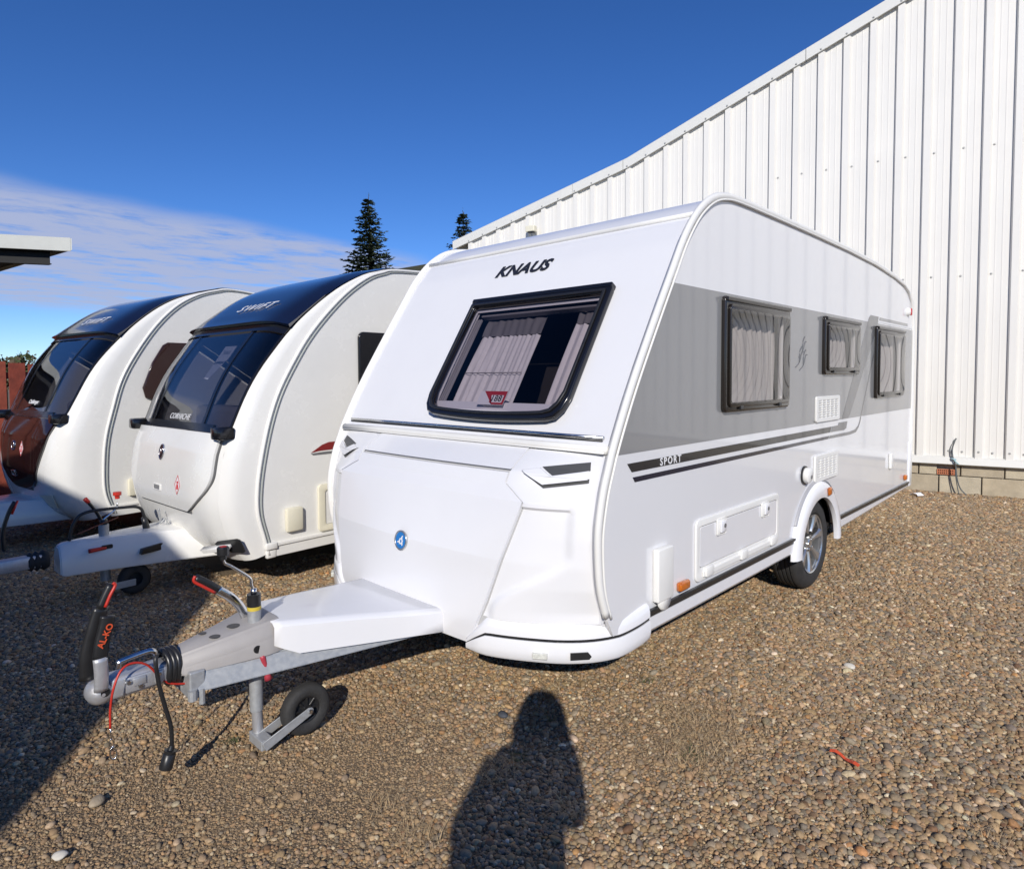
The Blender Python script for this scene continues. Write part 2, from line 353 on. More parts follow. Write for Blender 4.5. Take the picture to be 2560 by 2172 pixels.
# roof edge flashing in lengths, each with a small upturned lap
fs = [rake_s[0]-.02, wproj(1275-155*.7, 325+155*.33)[0], rake_s[1]-.06, -1.40, 1.4, 4.2, SEND]
fs = sorted(fs)
for i in range(len(fs)-1):
    a, b = fs[i]+.004, fs[i+1]-.004; lift = .002*(i % 2)
    ks = [a]+([rake_s[1]] if a < rake_s[1] < b else [])+[b]
    v = []
    for q in ks:
        z = rz(q); v += [wp(q, .075+lift, z-.155), wp(q, .080+lift, z+.0), wp(q, .05, z+.02), wp(q, -.25, z+.02), wp(q, -.25, z-.01), wp(q, .045, z-.155)]
    f = []
    for k in range(len(ks)-1):
        for j in range(6): f.append((k*6+j, k*6+(j+1) % 6, (k+1)*6+(j+1) % 6, (k+1)*6+j))
    f += [tuple(range(6))[::-1], tuple((len(ks)-1)*6+j for j in range(6))]
    link('roof_flashing', mesh(v, f), FLASH, wh)
scr = lathe([(0, .010), (.010, .009), (.014, .003), (.014, 0)], (0, 0, 0), 'z', 8)
SCREW = mat('grey_screw_cap', (.40, .40, .38), .45, metal=.3)
scr.materials.append(SCREW)
def screw(s_, out, z):
    o = bpy.data.objects.new('screw', scr); COL.objects.link(o); o.parent = wh
    o.matrix_local = Matrix.Translation(Vector(wp(s_, out, z))-Vector(wh['_l'])) @ Vector(-wn_).to_track_quat('Z', 'Y').to_matrix().to_4x4()
s = .047-PIT*((.047-S0)//PIT)
while s < 3.0:
    screw(s+.16*PIT, .079, rz(s+.16*PIT)-.13)
    if s > -2.2:
        for zz in (2.9, 4.55):
            if zz < rz(s)-.3: screw(s+.42*PIT, .002, zz+random.uniform(-.01, .01)); 
        if random.random() < .6: screw(s+.62*PIT, .002, .56); screw(s+.16*PIT, RH+.001, .57)
    s += PIT
# bottom drip flashing and block plinth
v = []
for q in (S0, SEND): v += [wp(q, .015, .495), wp(q, .055, .478), wp(q, .072, .395), wp(q, .060, .385), wp(q, -.02, .385), wp(q, -.02, .495)]
link('drip_flashing', mesh(v, [(j, (j+1) % 6, 6+(j+1) % 6, 6+j) for j in range(6)]+[tuple(range(6))[::-1], tuple(range(6, 12))]), FLASH, wh)
bl = {}
for course, (z0, z1) in enumerate(((-.06, .222), (.232, .384))):
    q = -1.57+(.24 if course else .0)-.47*4
    while q < 4.5:
        wv = .468
        if course == 1 and abs(q+.24-.40) < .30 and False: pass
        L = q+.005; Rr = q+wv-.005
        for (l, r) in ([(L, Rr)] if not (course == 1 and L < .50 and Rr > .30) else [p for p in ((L, .298), (.505, Rr)) if p[1]-p[0] > .03]):
            link('block', box(l, r, -.05, -.022+random.uniform(-.002, .002), z0, z1, .006, 1, fn=lambda a, b, c: wp(a, b, c)), random.choice(BLOCKM), wh)
        q += wv+.004
av = link('air_brick', plate([(.302, .240), (.501, .240), (.501, .312), (.302, .312)], [[(.302+.012+k*.0225, z_), (.302+.026+k*.0225, z_), (.302+.026+k*.0225, z_+.02), (.302+.012+k*.0225, z_+.02)] for k in range(8) for z_ in (.250, .282)], t=.03, fn=lambda a, b, c: wp(a, c-.025, b)), TERRA, wh)
# hanging cable with a blue tie, small security light
cbo = thing('wall_cable', 'grey cable hanging from the warehouse wall down to the gravel, tied with blue string', 'cable', wp(.5, .06, 0))
CABM = mat('grey_cable', (.10, .11, .11), .5)
link('cable', tube([wp(.506, .0, .735), wp(.49, .03, .70), wp(.465, .05, .60), wp(.47, .075, .50), wp(.485, .095, .44), wp(.505, .10, .36), wp(.52, .09, .22), wp(.56, .085, .08), wp(.64, .09, -.015)], .008, 8), CABM, cbo, smooth=True)
link('cable', tube([wp(.508, .0, .728), wp(.475, .03, .70), wp(.44, .05, .60), wp(.45, .07, .52), wp(.475, .09, .46), wp(.50, .105, .40), wp(.505, .10, .25), wp(.53, .09, .08), wp(.55, .10, -.015)], .006, 8), CABM, cbo, smooth=True)
TIE = mat('pale_blue_string', (.35, .52, .56), .7)
link('string_tie', join(tube([wp(.455, .075, .47), wp(.48, .105, .465), wp(.50, .085, .46)], .012, 6), tube([wp(.48, .10, .46), wp(.505, .108, .43), wp(.535, .09, .40)], .008, 6)), TIE, cbo, smooth=True)
LS = wproj(1086, 469)
lt = thing('security_light', 'small cream security light high on the warehouse wall above the caravan roof', 'light', wp(LS[0], 0.03, LS[1]-.07))
link('bracket', box(LS[0]-.02, LS[0]+.02, .0, .09, LS[1]-.02, LS[1]+.02, .004, fn=wp), PLASTW, lt)
link('lamp_head', box(LS[0]-.09, LS[0]+.09, .08, .20, LS[1]-.045, LS[1]+.06, .012, fn=wp), CREAMP, lt)
link('lens', box(LS[0]-.05, LS[0]+.06, .10, .19, LS[1]-.065, LS[1]-.047, .004, fn=wp), BLACKP, lt)

# ------------------------------------------------------------------ olive building behind the caravans
oa, ob = onz(870, 536, 4.1), onz(535, 592, 4.1)
od = (ob-oa); od /= np.linalg.norm(od); on_ = np.array([od[1], -od[0], 0])
if on_[0] < 0: on_ = -on_
def op(s_, dep, z): p = oa+od*s_+on_*dep; return (p[0], p[1], z)
bd_ = thing('shed_building', 'low dark olive building roof showing behind the caravans', 'building', op(5, 3, 0))
link('wall', box(-1.5, 22, .35, 8, 0, 3.75, fn=op), mat('olive_wall', (.06, .058, .035), .7, var=.15, vscale=2), bd_)
v = [op(-1.8, 0, 3.82), op(22.3, 0, 3.82), op(22.3, 4.2, 3.98), op(-1.8, 4.2, 3.98), op(-1.8, 0, 3.74), op(22.3, 0, 3.74), op(22.3, 4.2, 3.9), op(-1.8, 4.2, 3.9)]
link('roof', mesh(v, [(0, 1, 2, 3), (7, 6, 5, 4), (0, 4, 5, 1), (1, 5, 6, 2), (2, 6, 7, 3), (3, 7, 4, 0)]), OLIVE, bd_)
link('fascia', box(-1.82, 22.32, -.03, .0-.003, 3.72, 4.1, .004, 1, fn=op), OLIVE, bd_)

# ------------------------------------------------------------------ fence, canopy
fe = thing('timber_fence', 'red-brown vertical board fence left of the caravans', 'fence', (-2, 8.5, 0))
x = -4.2; k = 0
while x < 1.2:
    w_ = .172+random.uniform(-.008, .008); zt = 1.80+random.uniform(-.02, .015)
    link('board', box(x, x+w_, 8.5, 8.522, .04, zt, .003, 1), FENCEM[k % 3], fe); x += w_+.026; k += 1
for z_ in (.35, 1.0, 1.6): link('rail', box(-4.2, 1.2, 8.524, 8.57, z_, z_+.08, .004, 1), FENCEM[2], fe)
for x_ in (-4.1, -2.3, -.5, 1.1): link('post', box(x_, x_+.09, 8.572, 8.66, 0, 1.75, .005, 1), FENCEM[0], fe)
can = thing('canopy', 'grey edged flat steel canopy roof high at the left edge', 'canopy', (-3, 14, 0))
cpt = CPOS+ray(176, 594.7)*11.7; cpb = CPOS+ray(180.5, 628)*11.7
fd = np.array([math.cos(math.radians(152)), math.sin(math.radians(152)), 0]); bdv = np.array([math.cos(math.radians(98)), math.sin(math.radians(98)), 0])
def cp(a, b, z): p = np.array([cpt[0], cpt[1], 0])+fd*a+bdv*b; return (p[0], p[1], cpb[2]+z)
FH = cpt[2]-cpb[2]
link('fascia', box(0, 7, 0, .03, 0, FH, .004, 1, fn=cp), CANOPYG, can)
link('roof', box(.01, 7, .032, 9, FH*.35, FH*.75, fn=cp), STEELD, can)
link('edge_fascia', box(-.02, -.0, .0, 9, .02, FH*.95, fn=cp), CANOPYG, can)
for yb in (.25, 4.5, 8.6):
    link('beam', join(box(.25, 7, yb-.07, yb+.07, -.235, -.215, fn=cp), box(.25, 7, yb-.006, yb+.006, -.213, FH*.33, fn=cp), box(.25, 7, yb-.07, yb+.07, FH*.3, FH*.34, fn=cp)), STEELD, can)
for xa, yb in ((3.2, .25), (6.8, .25), (3.2, 8.6), (6.8, 8.6)): link('post', box(xa, xa+.15, yb-.075, yb+.075, -cpb[2], -.236, fn=cp), STEELD, can)

# ------------------------------------------------------------------ trees
NEED = [mat('needles_dark', (.022, .036, .016), .7), mat('needles_olive', (.045, .056, .020), .7)]
def spruce(base, h, r0, label, seed, full=1.0):
    rg = random.Random(seed); t = thing('spruce_tree', label, 'tree', base, 'spruce trees behind the buildings')
    bx_, by_, _ = base
    link('trunk', tube([(bx_, by_, 0), (bx_+.05, by_, h*.5), (bx_, by_, h)], lambda q: .16*(1-q)+.012, 8), BARK, t, smooth=True)
    v, f, mi = [], [], []
    z = h*.10
    while z < h-.05:
        q = 1-z/h; L0 = r0*(q**.72)*rg.uniform(.75, 1.18)+.06; nb = max(4, int(12*full))
        for b in range(nb):
            a = rg.uniform(0, 6.283); L = L0*rg.uniform(.62, 1.12); dx, dy = math.cos(a), math.sin(a)
            n = max(3, int(L/.085))
            for k in range(n):
                u = (k+.6)/n; cx, cy = bx_+dx*L*u, by_+dy*L*u; cz = z-L*.30*u+L*.26*u*u+rg.uniform(-.03, .03)
                for w in range(4):
                    s_ = rg.uniform(.08, .18)*(.6+.5*q); a2 = a+rg.choice((-1, 1))*rg.uniform(.2, 1.2); ex, ey = math.cos(a2), math.sin(a2)
                    i0 = len(v); ez = rg.uniform(-.6, .35); px2, py2 = -ey*.3, ex*.3
                    v += [(cx-px2*s_, cy-py2*s_, cz-.02), (cx+px2*s_, cy+py2*s_, cz+.02), (cx+ex*s_*1.5, cy+ey*s_*1.5, cz+ez*s_), (cx+ex*s_*.4, cy+ey*s_*.4, cz+s_*.45*rg.uniform(-1, 1))]
                    f += [(i0, i0+1, i0+2), (i0, i0+2, i0+3)]; mv = 1 if rg.random() < .4 else 0; mi += [mv, mv]
        z += rg.uniform(.10, .19)*(h/9)
    for k in range(16):
        zz = h-.5+.65*k/16; a = rg.uniform(0, 6.283); i0 = len(v); s_ = .13*(1.15-k/16)
        v += [(bx_, by_, zz), (bx_+math.cos(a)*s_, by_+math.sin(a)*s_, zz+.10), (bx_, by_, zz+.05)]; f.append((i0, i0+1, i0+2)); mi.append(0)
    me = mesh(v, f); me.materials.append(NEED[0]); me.materials.append(NEED[1]); me.polygons.foreach_set('material_index', mi)
    link('crown', me, None, t); return t
def treeat(u, v, depth): p = CPOS+ray(u*K, v*K)*depth; return p
p = treeat(748, 400, 27); spruce((p[0], p[1], 0), p[2], 2.35, 'taller dark spruce rising behind the caravans, left of the other', 3)
p = treeat(940, 430, 29); spruce((p[0], p[1], 0), p[2], 2.1, 'shorter spruce top beside the far end of the warehouse roof', 5)
LEAF = [mat('leaf_green', (.06, .075, .025), .7), mat('leaf_brown', (.10, .075, .04), .7)]
def bush(c, rx, ry, rz_, n, label, seed):
    rg = random.Random(seed); t = thing('shrub', label, 'shrub', (c[0], c[1], 0), 'bushes behind the fence')
    link('stem', tube([(c[0], c[1], 0), (c[0]+.05, c[1], c[2])], lambda q: .05*(1-q)+.01, 6), BARK, t)
    v, f, mi = [], [], []
    for k in range(n):
        d = Vector((rg.gauss(0, 1), rg.gauss(0, 1), rg.gauss(0, 1))).normalized()*(rg.random()**.35)
        p = Vector((c[0]+d.x*rx, c[1]+d.y*ry, c[2]+d.z*rz_*rg.uniform(.7, 1.15))); s_ = rg.uniform(.03, .065)
        e = Vector((rg.gauss(0, 1), rg.gauss(0, 1), rg.gauss(0, 1))).normalized()*s_; g = Vector((rg.gauss(0, 1), rg.gauss(0, 1), rg.gauss(0, 1))).normalized()*s_*.6
        i0 = len(v); v += [p-e, p+g, p+e, p-g]; f.append((i0, i0+1, i0+2, i0+3)); mi.append(1 if rg.random() < .3 else 0)
    me = mesh(v, f); me.materials.append(LEAF[0]); me.materials.append(LEAF[1]); me.polygons.foreach_set('material_index', mi); link('crown', me, None, t)
pb = CPOS+ray(35, 905)*11
for k, (u, v_, r_, nm) in enumerate([(66, 900, .32, 'taller green bush top right of the fence corner, nearest the caravan'), (38, 908, .26, 'low middle bush top showing over the fence'), (6, 907, .30, 'leftmost low bush top showing over the fence')]):
    p = CPOS+ray(u, v_)*(10.6+.3*k); bush((p[0], p[1], p[2]-r_*.55), r_*.8, r_, r_, 420, nm, k+20)

# ================================================================== main caravan
CV = thing('caravan', 'large white caravan with grey side band and blue round badge, nearest the viewer', 'caravan', (2.7, 1.1, 0), 'caravans parked in a row')
PF = np.array([(.035, .53), (-.005, .64), (-.022, .74), (-.028, .87), (-.02, .958), (.01, 1.083), (.05, 1.187), (.09, 1.282), (.185, 1.465), (.29, 1.645), (.47, 1.931), (.578, 2.097), (.69, 2.27), (.80, 2.4), (.90, 2.482), (1.01, 2.542), (1.142, 2.576), (1.328, 2.590), (1.9, 2.5945), (2.5, 2.595)])
def pfx(z): return float(np.interp(z, PF[:, 1], PF[:, 0]))
REAR = [(3.3, 2.590), (4.07, 2.572), (4.74, 2.530), (5.1, 2.490), (5.3, 2.435), (5.43, 2.355), (5.505, 2.2), (5.53, 2.0), (5.535, 1.4), (5.52, .8), (5.50, .44)]
PROFILE = [tuple(p) for p in catmull([(x, z) for x, z in PF], 4)]+REAR
WY = 2.2
ARC = (2.70, .31); AR = .42
def arcpts(r, a0, a1, n=20): return [(ARC[0]+r*math.cos(math.radians(a0+(a1-a0)*k/n)), ARC[1]+r*math.sin(math.radians(a0+(a1-a0)*k/n))) for k in range(n+1)]
zb = .425
a_ = math.degrees(math.asin((zb-ARC[1])/AR))
outline = PROFILE+[(5.49, zb)]+arcpts(AR, a_, 180-a_)+[(.09, zb)]
WINS = [(1.116, 2.062, 1.384, 2.036), (2.749, 3.60, 1.595, 2.03), (4.115, 5.09, 1.38, 2.03)]
holes = [rr(a+.05, b-.05, c+.045, d-.06, .03) for a, b, c, d in WINS]
link('side_wall', plate(outline, holes, t=.03, fn=SIDE(.015)), SIDEW, CV)
link('side_wall', plate(outline, t=.03, fn=SIDE(WY-.015)), SIDEW, CV)
# roof and rear skin
ridx = [i for i, p in enumerate(PROFILE) if p[1] > 2.43 or p[0] > 3]
RP = PROFILE[min(ridx):]
G = [[(x, y, z) for y in np.linspace(.031, WY-.031, 9)] for x, z in RP]
B = [[(x+(.02 if x < 4 else -.02), y, z-.02) for y in np.linspace(.031, WY-.031, 9)] for x, z in RP]
link('roof', shell(G, B), WHITE, CV, smooth=True, ang=40)
hp = link('roof_hatch', box(1.75, 2.35, .8, 1.4, 2.59, 2.68, .03, 3), PLASTW, CV, smooth=True, ang=40)
# upper front panel with the window opening
WY0, WY1, WZ0, WZ1 = .300, 1.372, 1.362, 2.046
hy0, hy1, hz0, hz1 = WY0+.055, WY1-.055, WZ0+.09, WZ1-.055
zs = sorted(set(list(np.linspace(1.235, 2.43, 40))+[hz0, hz1])); ys = sorted(set(list(np.linspace(.031, WY-.031, 20))+[hy0, hy1]))
def panel_hole(zs, ys, x, thick, hole):
    v, f = [], []; ny = len(ys)
    for z in zs:
        for y in ys: v.append((x(y, z), y, z))
    o = len(v); v += [(a+thick, b, c) for a, b, c in v]
    for i in range(len(zs)-1):
        for j in range(ny-1):
            zm, ym = (zs[i]+zs[i+1])/2, (ys[j]+ys[j+1])/2
            if hole and hole[0] < ym < hole[1] and hole[2] < zm < hole[3]: continue
            a, b, c, d = i*ny+j, i*ny+j+1, (i+1)*ny+j+1, (i+1)*ny+j
            f += [(a, d, c, b), (o+a, o+b, o+c, o+d)]
    return mesh(v, f)
link('front_panel', panel_hole(zs, ys, lambda y, z: pfx(z), .02, (hy0, hy1, hz0, hz1)), WHITE, CV, smooth=True)
link('floor', box(.1, 5.45, .04, WY-.04, .40, .424), DARK, CV)
link('underbody', box(.25, 5.3, .35, WY-.35, .30, .399), DARK, CV)
# edge trims along the side profile
TR = [p for p in PROFILE if p[1] > .5]
for y0 in (-.004, WY+.004):
    pts = [(x-.004, y0, z+.004) for x, z in PROFILE]
    et = link('edge_trim', tube(pts, .021, 10, 0, flat=.75, up=(-1, 0, 0)), PLASTW, CV, smooth=True)
    link('trim_insert', tube([(x+.020, y0+(-.010 if y0 < 1 else .010), z-.012) for x, z in PROFILE], .006, 6, 0), GREYSTR if False else PLASTW, et, smooth=True)
# front surface including the nose
ZK = [.30, .36, .45, .55, .75, 1.02, 1.075, 1.09, 1.145, 1.25]
HWK = [.53, .551, .585, .625, .69, .767, .66, .628, .627, .627]
XEK = [-.262, -.272, -.268, -.252, -.222, -.147, -.122, -.115, -.086, .066]
XCK = [-.285, -.292, -.298, -.288, -.262, -.176, -.140, -.135, -.104, .066]
def hwz(z): return float(np.interp(z, ZK, HWK))
def xlow(y, z):
    u = abs(y-1.1); h = hwz(z); xe = float(np.interp(z, ZK, XEK)); xc = float(np.interp(z, ZK, XCK)); pe = pfx(max(z, .53))+(.0 if z > .53 else .0)
    if u <= h: return xc+(xe-xc)*(u/h)**2
    t = min((u-h)/(1.062-h), 1); return xe+(pe-xe)*t**1.55
def xfront(y, z): return pfx(z) if z >= 1.25 else min(xlow(y, z), pfx(z))
def hit(u, v):
    d = ray(u*K, v*K); t = 1.0
    while t < 9:
        p = CPOS+d*t
        if p[0] > xfront(p[1], p[2]): break
        t += .002
    return p
# nose backing
rows = np.linspace(.33, 1.245, 30)
def grid(zs_, yl, yr, nc, off=0., xf=xlow):
    return [[(xf(y, z)-off, y, z) for y in np.linspace(yl(z), yr(z), nc)] for z in zs_]
link('nose_liner', shell(grid(rows, lambda z: .05, lambda z: WY-.05, 40, -.022), (.02, 0, 0)), mat('grey_liner', (.45, .45, .45), .6), CV, smooth=True, ang=40)
zl = sorted(set(list(np.linspace(.345, 1.138, 34))+[.55, 1.02, 1.075, 1.09]))
lid = link('locker_lid', shell(grid(zl, lambda z: 1.1-hwz(z)+.005, lambda z: 1.1+hwz(z)-.005, 18), (.02, 0, 0)), WHITE, CV, smooth=True, ang=5)
zu = list(np.linspace(1.152, 1.243, 6))
link('nose_ledge', shell(grid(zu, lambda z: 1.1-.623, lambda z: 1.1+.623, 12), (.02, 0, 0)), WHITE, CV, smooth=True, ang=30)
def smst(a, b, x): t = max(0, min(1, (x-a)/(b-a))); return t*t*(3-2*t)
def corner_x(y, z):
    yy = y if y < 1.1 else 2.2-y
    # recessed inner field bounded by a raised outer border
    edge = .12+.33*smst(.80, .52, z); inner = smst(edge-.03, edge+.03, yy)*smst(.50, .60, z+.25*(yy-.12))*(1-smst(.985, 1.005, z))
    ridge = .010*smst(1.20, 1.10, z)*smst(1.04, 1.09, z)
    return xlow(y, z)+.020*inner+.055*smst(.485, .455, z)*smst(.60, .52, yy)
for near in (True, False):
    zc_ = sorted(set(list(np.linspace(.36, 1.240, 64))+[1.02, 1.075, 1.09, 1.145]))
    if near: g = grid(zc_, lambda z: .028, lambda z: 1.1-hwz(z)-.005, 44, 0, corner_x)
    else: g = grid(zc_, lambda z: 1.1+hwz(z)+.005, lambda z: WY-.028, 44, 0, corner_x)
    cpn = link('corner_panel', shell(g, (.02, 0, 0)), WHITE, CV, smooth=True, ang=35)
    # grab handle: dark slot and white angled bar standing off it
    q6 = lambda a, b: hit((800+a*.4329)/K, (1050+b*.4329)/K)[1:]
    def fmap(off):
        def f(a, b, c): return (xlow(a, b)-off-c, a if near else 2.2-a, b)
        return f
    dens = lambda P, n=6: [tuple(np.array(P[i])*(1-k/n)+np.array(P[(i+1) % len(P)])*k/n) for i in range(len(P)) for k in range(n)]
    SLOT = mat('slot_grey', (.075, .075, .075), .5)
    up_ = [q6(1290, 268), q6(1568, 243), q6(1566, 292), q6(1350, 320)]; lo_ = [q6(1176, 284), q6(1300, 366), q6(1558, 340), q6(1556, 364), q6(1294, 392), q6(1215, 330)]
    bar = [q6(1180, 284), q6(1285, 271), q6(1345, 320), q6(1566, 292), q6(1558, 344), q6(1300, 371)]
    link('grab_slot', plate(dens(up_), t=.004, fn=fmap(.004)), SLOT, cpn); link('grab_slot', plate(dens(lo_), t=.004, fn=fmap(.003)), SLOT, cpn)
    link('grab_bar', plate(dens(bar, 5), t=.012, bev=.003, fn=fmap(.016)), WHITE, cpn)
# rails on the front
def rail(z, off, r, m, nm, y0, y1, flat=1.):
    return link(nm, tube([(pfx(z)-off, y, z) for y in np.linspace(y0, y1, 6)], r, 10, 0, flat=flat), m, CV, smooth=True)
rail(1.312, .006, .010, CHROME, 'front_rail', .06, WY-.06, .7)
rail(1.300, .004, .0045, BLACKP, 'front_rail_gasket', .065, WY-.065)
rail(1.262, .010, .020, PLASTW, 'awning_channel', .020, WY-.020, 1.1)
rail(1.250, .026, .004, PLASTW, 'channel_lip', .025, WY-.025)
rail(2.432, .010, .014, PLASTW, 'roof_rail', .012, WY-.012)
# lettering on the front
def frontframe(yc, z, off):
    x = pfx(z); t = np.array([pfx(z+.03)-pfx(z-.03), 0, .06]); t /= np.linalg.norm(t); n = np.array([-t[2], 0, t[0]])
    O = np.array([x, yc, z])+n*off
    return lambda a, b, c: tuple(O+np.array([0, -1, 0])*a+t*b+n*c)
link('lettering', text('KNAUS', .118, frontframe(1.1, 2.258, .003), shear=.28, bold=.0048, space=1.04, wid=1.12), BLACKV, CV)
# front window
FW = frontframe((WY0+WY1)/2, (WZ0+WZ1)/2, 0)
hh = (WZ1-WZ0)/2/math.cos(math.atan2(pfx(2.0)-pfx(1.4), .6)); hw_ = (WY1-WY0)/2
def bowed(n=10):
    P = []
    for k in range(n+1):   # bottom edge bows downwards
        a = -hw_*.80+hw_*1.60*k/n; P.append((a, -hh-.018*(1-(a/(hw_*.8))**2)))
    P += [(hw_*.90, -hh+.016), (hw_*.965, -hh+.06), (hw_*1.0, -hh+.13), (hw_*1.002, hh-.02), (hw_*.995, hh), (-hw_*.985, hh), (-hw_, hh-.02), (-hw_, -hh+.13), (-hw_*.965, -hh+.06), (-hw_*.90, -hh+.016)]
    return P
def inset(P, d, c=(0, 0)):
    P = np.array(P); s_ = np.sign(P-c); r = P-c; f = np.stack([(np.abs(P[:, 0]).max()-d)/np.abs(P[:, 0]).max()*np.ones(len(P)), (np.abs(P[:, 1]).max()-d)/np.abs(P[:, 1]).max()*np.ones(len(P))], 1)
    return [tuple(q) for q in r*f+c]
bo = bowed()
def bow(off): # the acrylic stands off the flat panel and bulges
    def f(a, b, c):
        w = max(0, 1-(a/hw_)**2)*max(0, 1-((b+.05)/hh)**2) if abs(a) < hw_ and abs(b+.05) < hh else 0
        return FW(a, b, c+off+.03*w)
    return f
fw = link('front_window', plate(bo, [inset(bo, .046)], t=.038, bev=.010, fn=lambda a, b, c: FW(a, b, c+.022)), BLACKG, CV, smooth=True, ang=50)
link('window_seal', plate(inset(bo, .026), [inset(bo, .042)], t=.010, bev=.003, fn=lambda a, b, c: FW(a, b, c+.046)), BLACKP, fw, smooth=True, ang=50)
link('window_hinge', box(-hw_*.99, hw_*.995, hh-.008, hh+.02, .0, .045, .006, fn=FW), BLACKG, fw)
ng = 16; ip = inset(bo, .042); xa = max(q[0] for q in ip); za = max(q[1] for q in ip); zi = min(q[1] for q in ip)
g = [[bow(.030)(a*(1 if b > -.2 else 1-.10*((-.2-b)/.15)**2), b, 0) for a in np.linspace(-xa, xa, ng)] for b in np.linspace(zi+.01, za-.004, ng)]
nr_ = len(g); pm = mesh([p for r in g for p in r], [(i*ng+j, i*ng+j+1, (i+1)*ng+j+1, (i+1)*ng+j) for i in range(nr_-1) for j in range(ng-1)])
link('window_pane', pm, FGLASS, fw, smooth=True)
def curtain(u0, u1, v0, v1, fn, dep, folds, m, nm, parent, amp=.018, skew=0., seed=1):
    rg = random.Random(seed); n = folds*8; ph = [rg.uniform(-.7, .7) for _ in range(6)]
    G_ = []
    for j in range(9):
        t = j/8; row = []
        for i in range(n+1):
            s_ = i/n; a = u0+(u1-u0)*s_+skew*(1-t)
            w = amp*(.7*math.sin(2*math.pi*folds*s_+ph[0]+.8*math.sin(3*t+ph[1])+1.1*math.sin(6.3*s_+ph[2]))*(.6+.4*math.sin(5*s_+2*t+ph[3]))+.35*math.sin(2*math.pi*folds*1.7*s_+2*t+ph[4])); row.append(fn(a, v0+(v1-v0)*t, -dep+w))
        G_.append(row)
    nc = n+1; return link(nm, mesh([p for r in G_ for p in r], [(i*nc+j, i*nc+j+1, (i+1)*nc+j+1, (i+1)*nc+j) for i in range(8) for j in range(n)]), m, parent, smooth=True)
curtain(-hw_*.80, hw_*.10, -hh+.05, hh*.50, FW, .075, 8, CURT, 'curtain', fw, .013, seed=2)
curtain(hw_*.54, hw_*.93, -hh+.05, hh*.62, FW, .075, 4, CURT, 'curtain', fw, .013, seed=4)
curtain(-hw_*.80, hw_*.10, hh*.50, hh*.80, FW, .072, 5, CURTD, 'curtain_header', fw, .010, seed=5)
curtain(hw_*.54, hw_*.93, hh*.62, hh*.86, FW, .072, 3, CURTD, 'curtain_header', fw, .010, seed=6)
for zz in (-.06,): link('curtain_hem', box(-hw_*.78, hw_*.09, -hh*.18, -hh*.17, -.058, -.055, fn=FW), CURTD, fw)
link('blind_rail', box(-hw_*.86, hw_*.95, hh*.80, hh*.835, -.06, -.02, .004, fn=FW), mat('grey_rail', (.25, .24, .24), .4), fw)
for q0 in (-hw_*.90, -hw_*.865, -hw_*.83): link('window_stay', box(q0-.005, q0+.005, -hh+.07, hh*.75, -.03, -.015, .002, fn=FW), mat('stay_grey', (.32, .31, .31), .4), fw)
card = link('price_card', box(-.10+.0, .105, -hh+.078, -hh+.162, .018, .0195, fn=lambda a, b, c: FW(a-.012, b, c)), PAPER, CV)
cm = lambda a, b, c: FW(a-.012, b, c+.0205)
link('card_print', join(plate([(-.07, -hh+.162), (.105, -hh+.162), (.105, -hh+.08), (.02, -hh+.08)], [rr(-.005, .09, -hh+.092, -hh+.138, .004)], t=.0008, fn=cm)), mat('card_red', (.45, .03, .04), .6), card)
link('card_number', text('188', .052, lambda a, b, c: FW(a+.030, b-hh+.115, c+.0225), wid=1.1, depth=.001), INK, card)
# dark panels added inside, their colour standing in for the unlit interior
link('interior_shade_panel', box(.95, .98, .05, WY-.05, .43, 2.5), LINER, CV)
link('interior_shade_panel', box(1.0, 5.3, .75, .78, .43, 2.5), LINER, CV)
link('front_shelf', box(.10, .90, .05, WY-.05, 1.20, 1.22), LINER, CV)
# side graphics
def side_poly(P, m, nm, off, parent=CV): return link(nm, plate(P, t=.0012, fn=SIDE(-off)), m, parent)
zt_, zb_ = 2.053, 1.238
fr = [(pfx(z)+.020, z) for z in np.linspace(zb_, zt_, 14)]
rearx = 5.51
side_poly(fr+[(rearx, zt_), (rearx, zb_)], GREYB, 'grey_band', .0018) if False else link('grey_band', plate(fr+[(rearx, zt_), (rearx, zb_)], holes, t=.0012, fn=SIDE(-.0012)), GREYB, CV)
side_poly([(.195, 1.192), (.232, 1.150), (2.972, 1.152), (2.998, 1.194)], BLACKV, 'side_stripe', .0015)
side_poly([(.240, 1.125), (.258, 1.101), (2.928, 1.104), (2.946, 1.126)], NAVYV, 'side_stripe', .0015)
side_poly([(3.012, 1.194), (2.988, 1.152), (3.30, 1.148), (3.36, 1.160), (3.385, 1.215), (3.17, 1.215), (3.15, 1.195)], GREYD, 'side_stripe', .0015)
side_poly([(3.24, 1.24), (3.40, 1.24), (3.45, 1.27), (4.20, 2.03), (4.235, 2.115), (3.985, 2.115), (3.94, 2.09)], GREYD, 'side_sweep', .0022)
cv_ = [(2.962, 1.126), (2.944, 1.104), (3.45, 1.10), (3.62, 1.11), (3.70, 1.15), (3.745, 1.20), (3.76, 1.235), (3.735, 1.235), (3.72, 1.20), (3.68, 1.165), (3.60, 1.135), (3.45, 1.126)]
side_poly(cv_, GREYD, 'side_stripe', .0015)
side_poly([(3.74, 1.242), (3.765, 1.242), (4.10, 1.75), (4.10, 1.80)], GREYD, 'side_stripe', .0022)
side_poly([(4.275, 2.112), (5.30, 2.112), (5.30, 2.085), (4.262, 2.085)], GREYB, 'side_stripe', .0015)
side_poly([(4.24, 2.080), (5.50, 2.080), (5.50, 2.066), (4.23, 2.066)], WTEXT, 'side_stripe', .0021)
link('lettering', text('SPORT', .052, lambda a, b, c: (a+.579, -.0035-c, b+1.171), bold=.0012, space=1.35, depth=.0012, wid=1.06), WTEXT, CV)
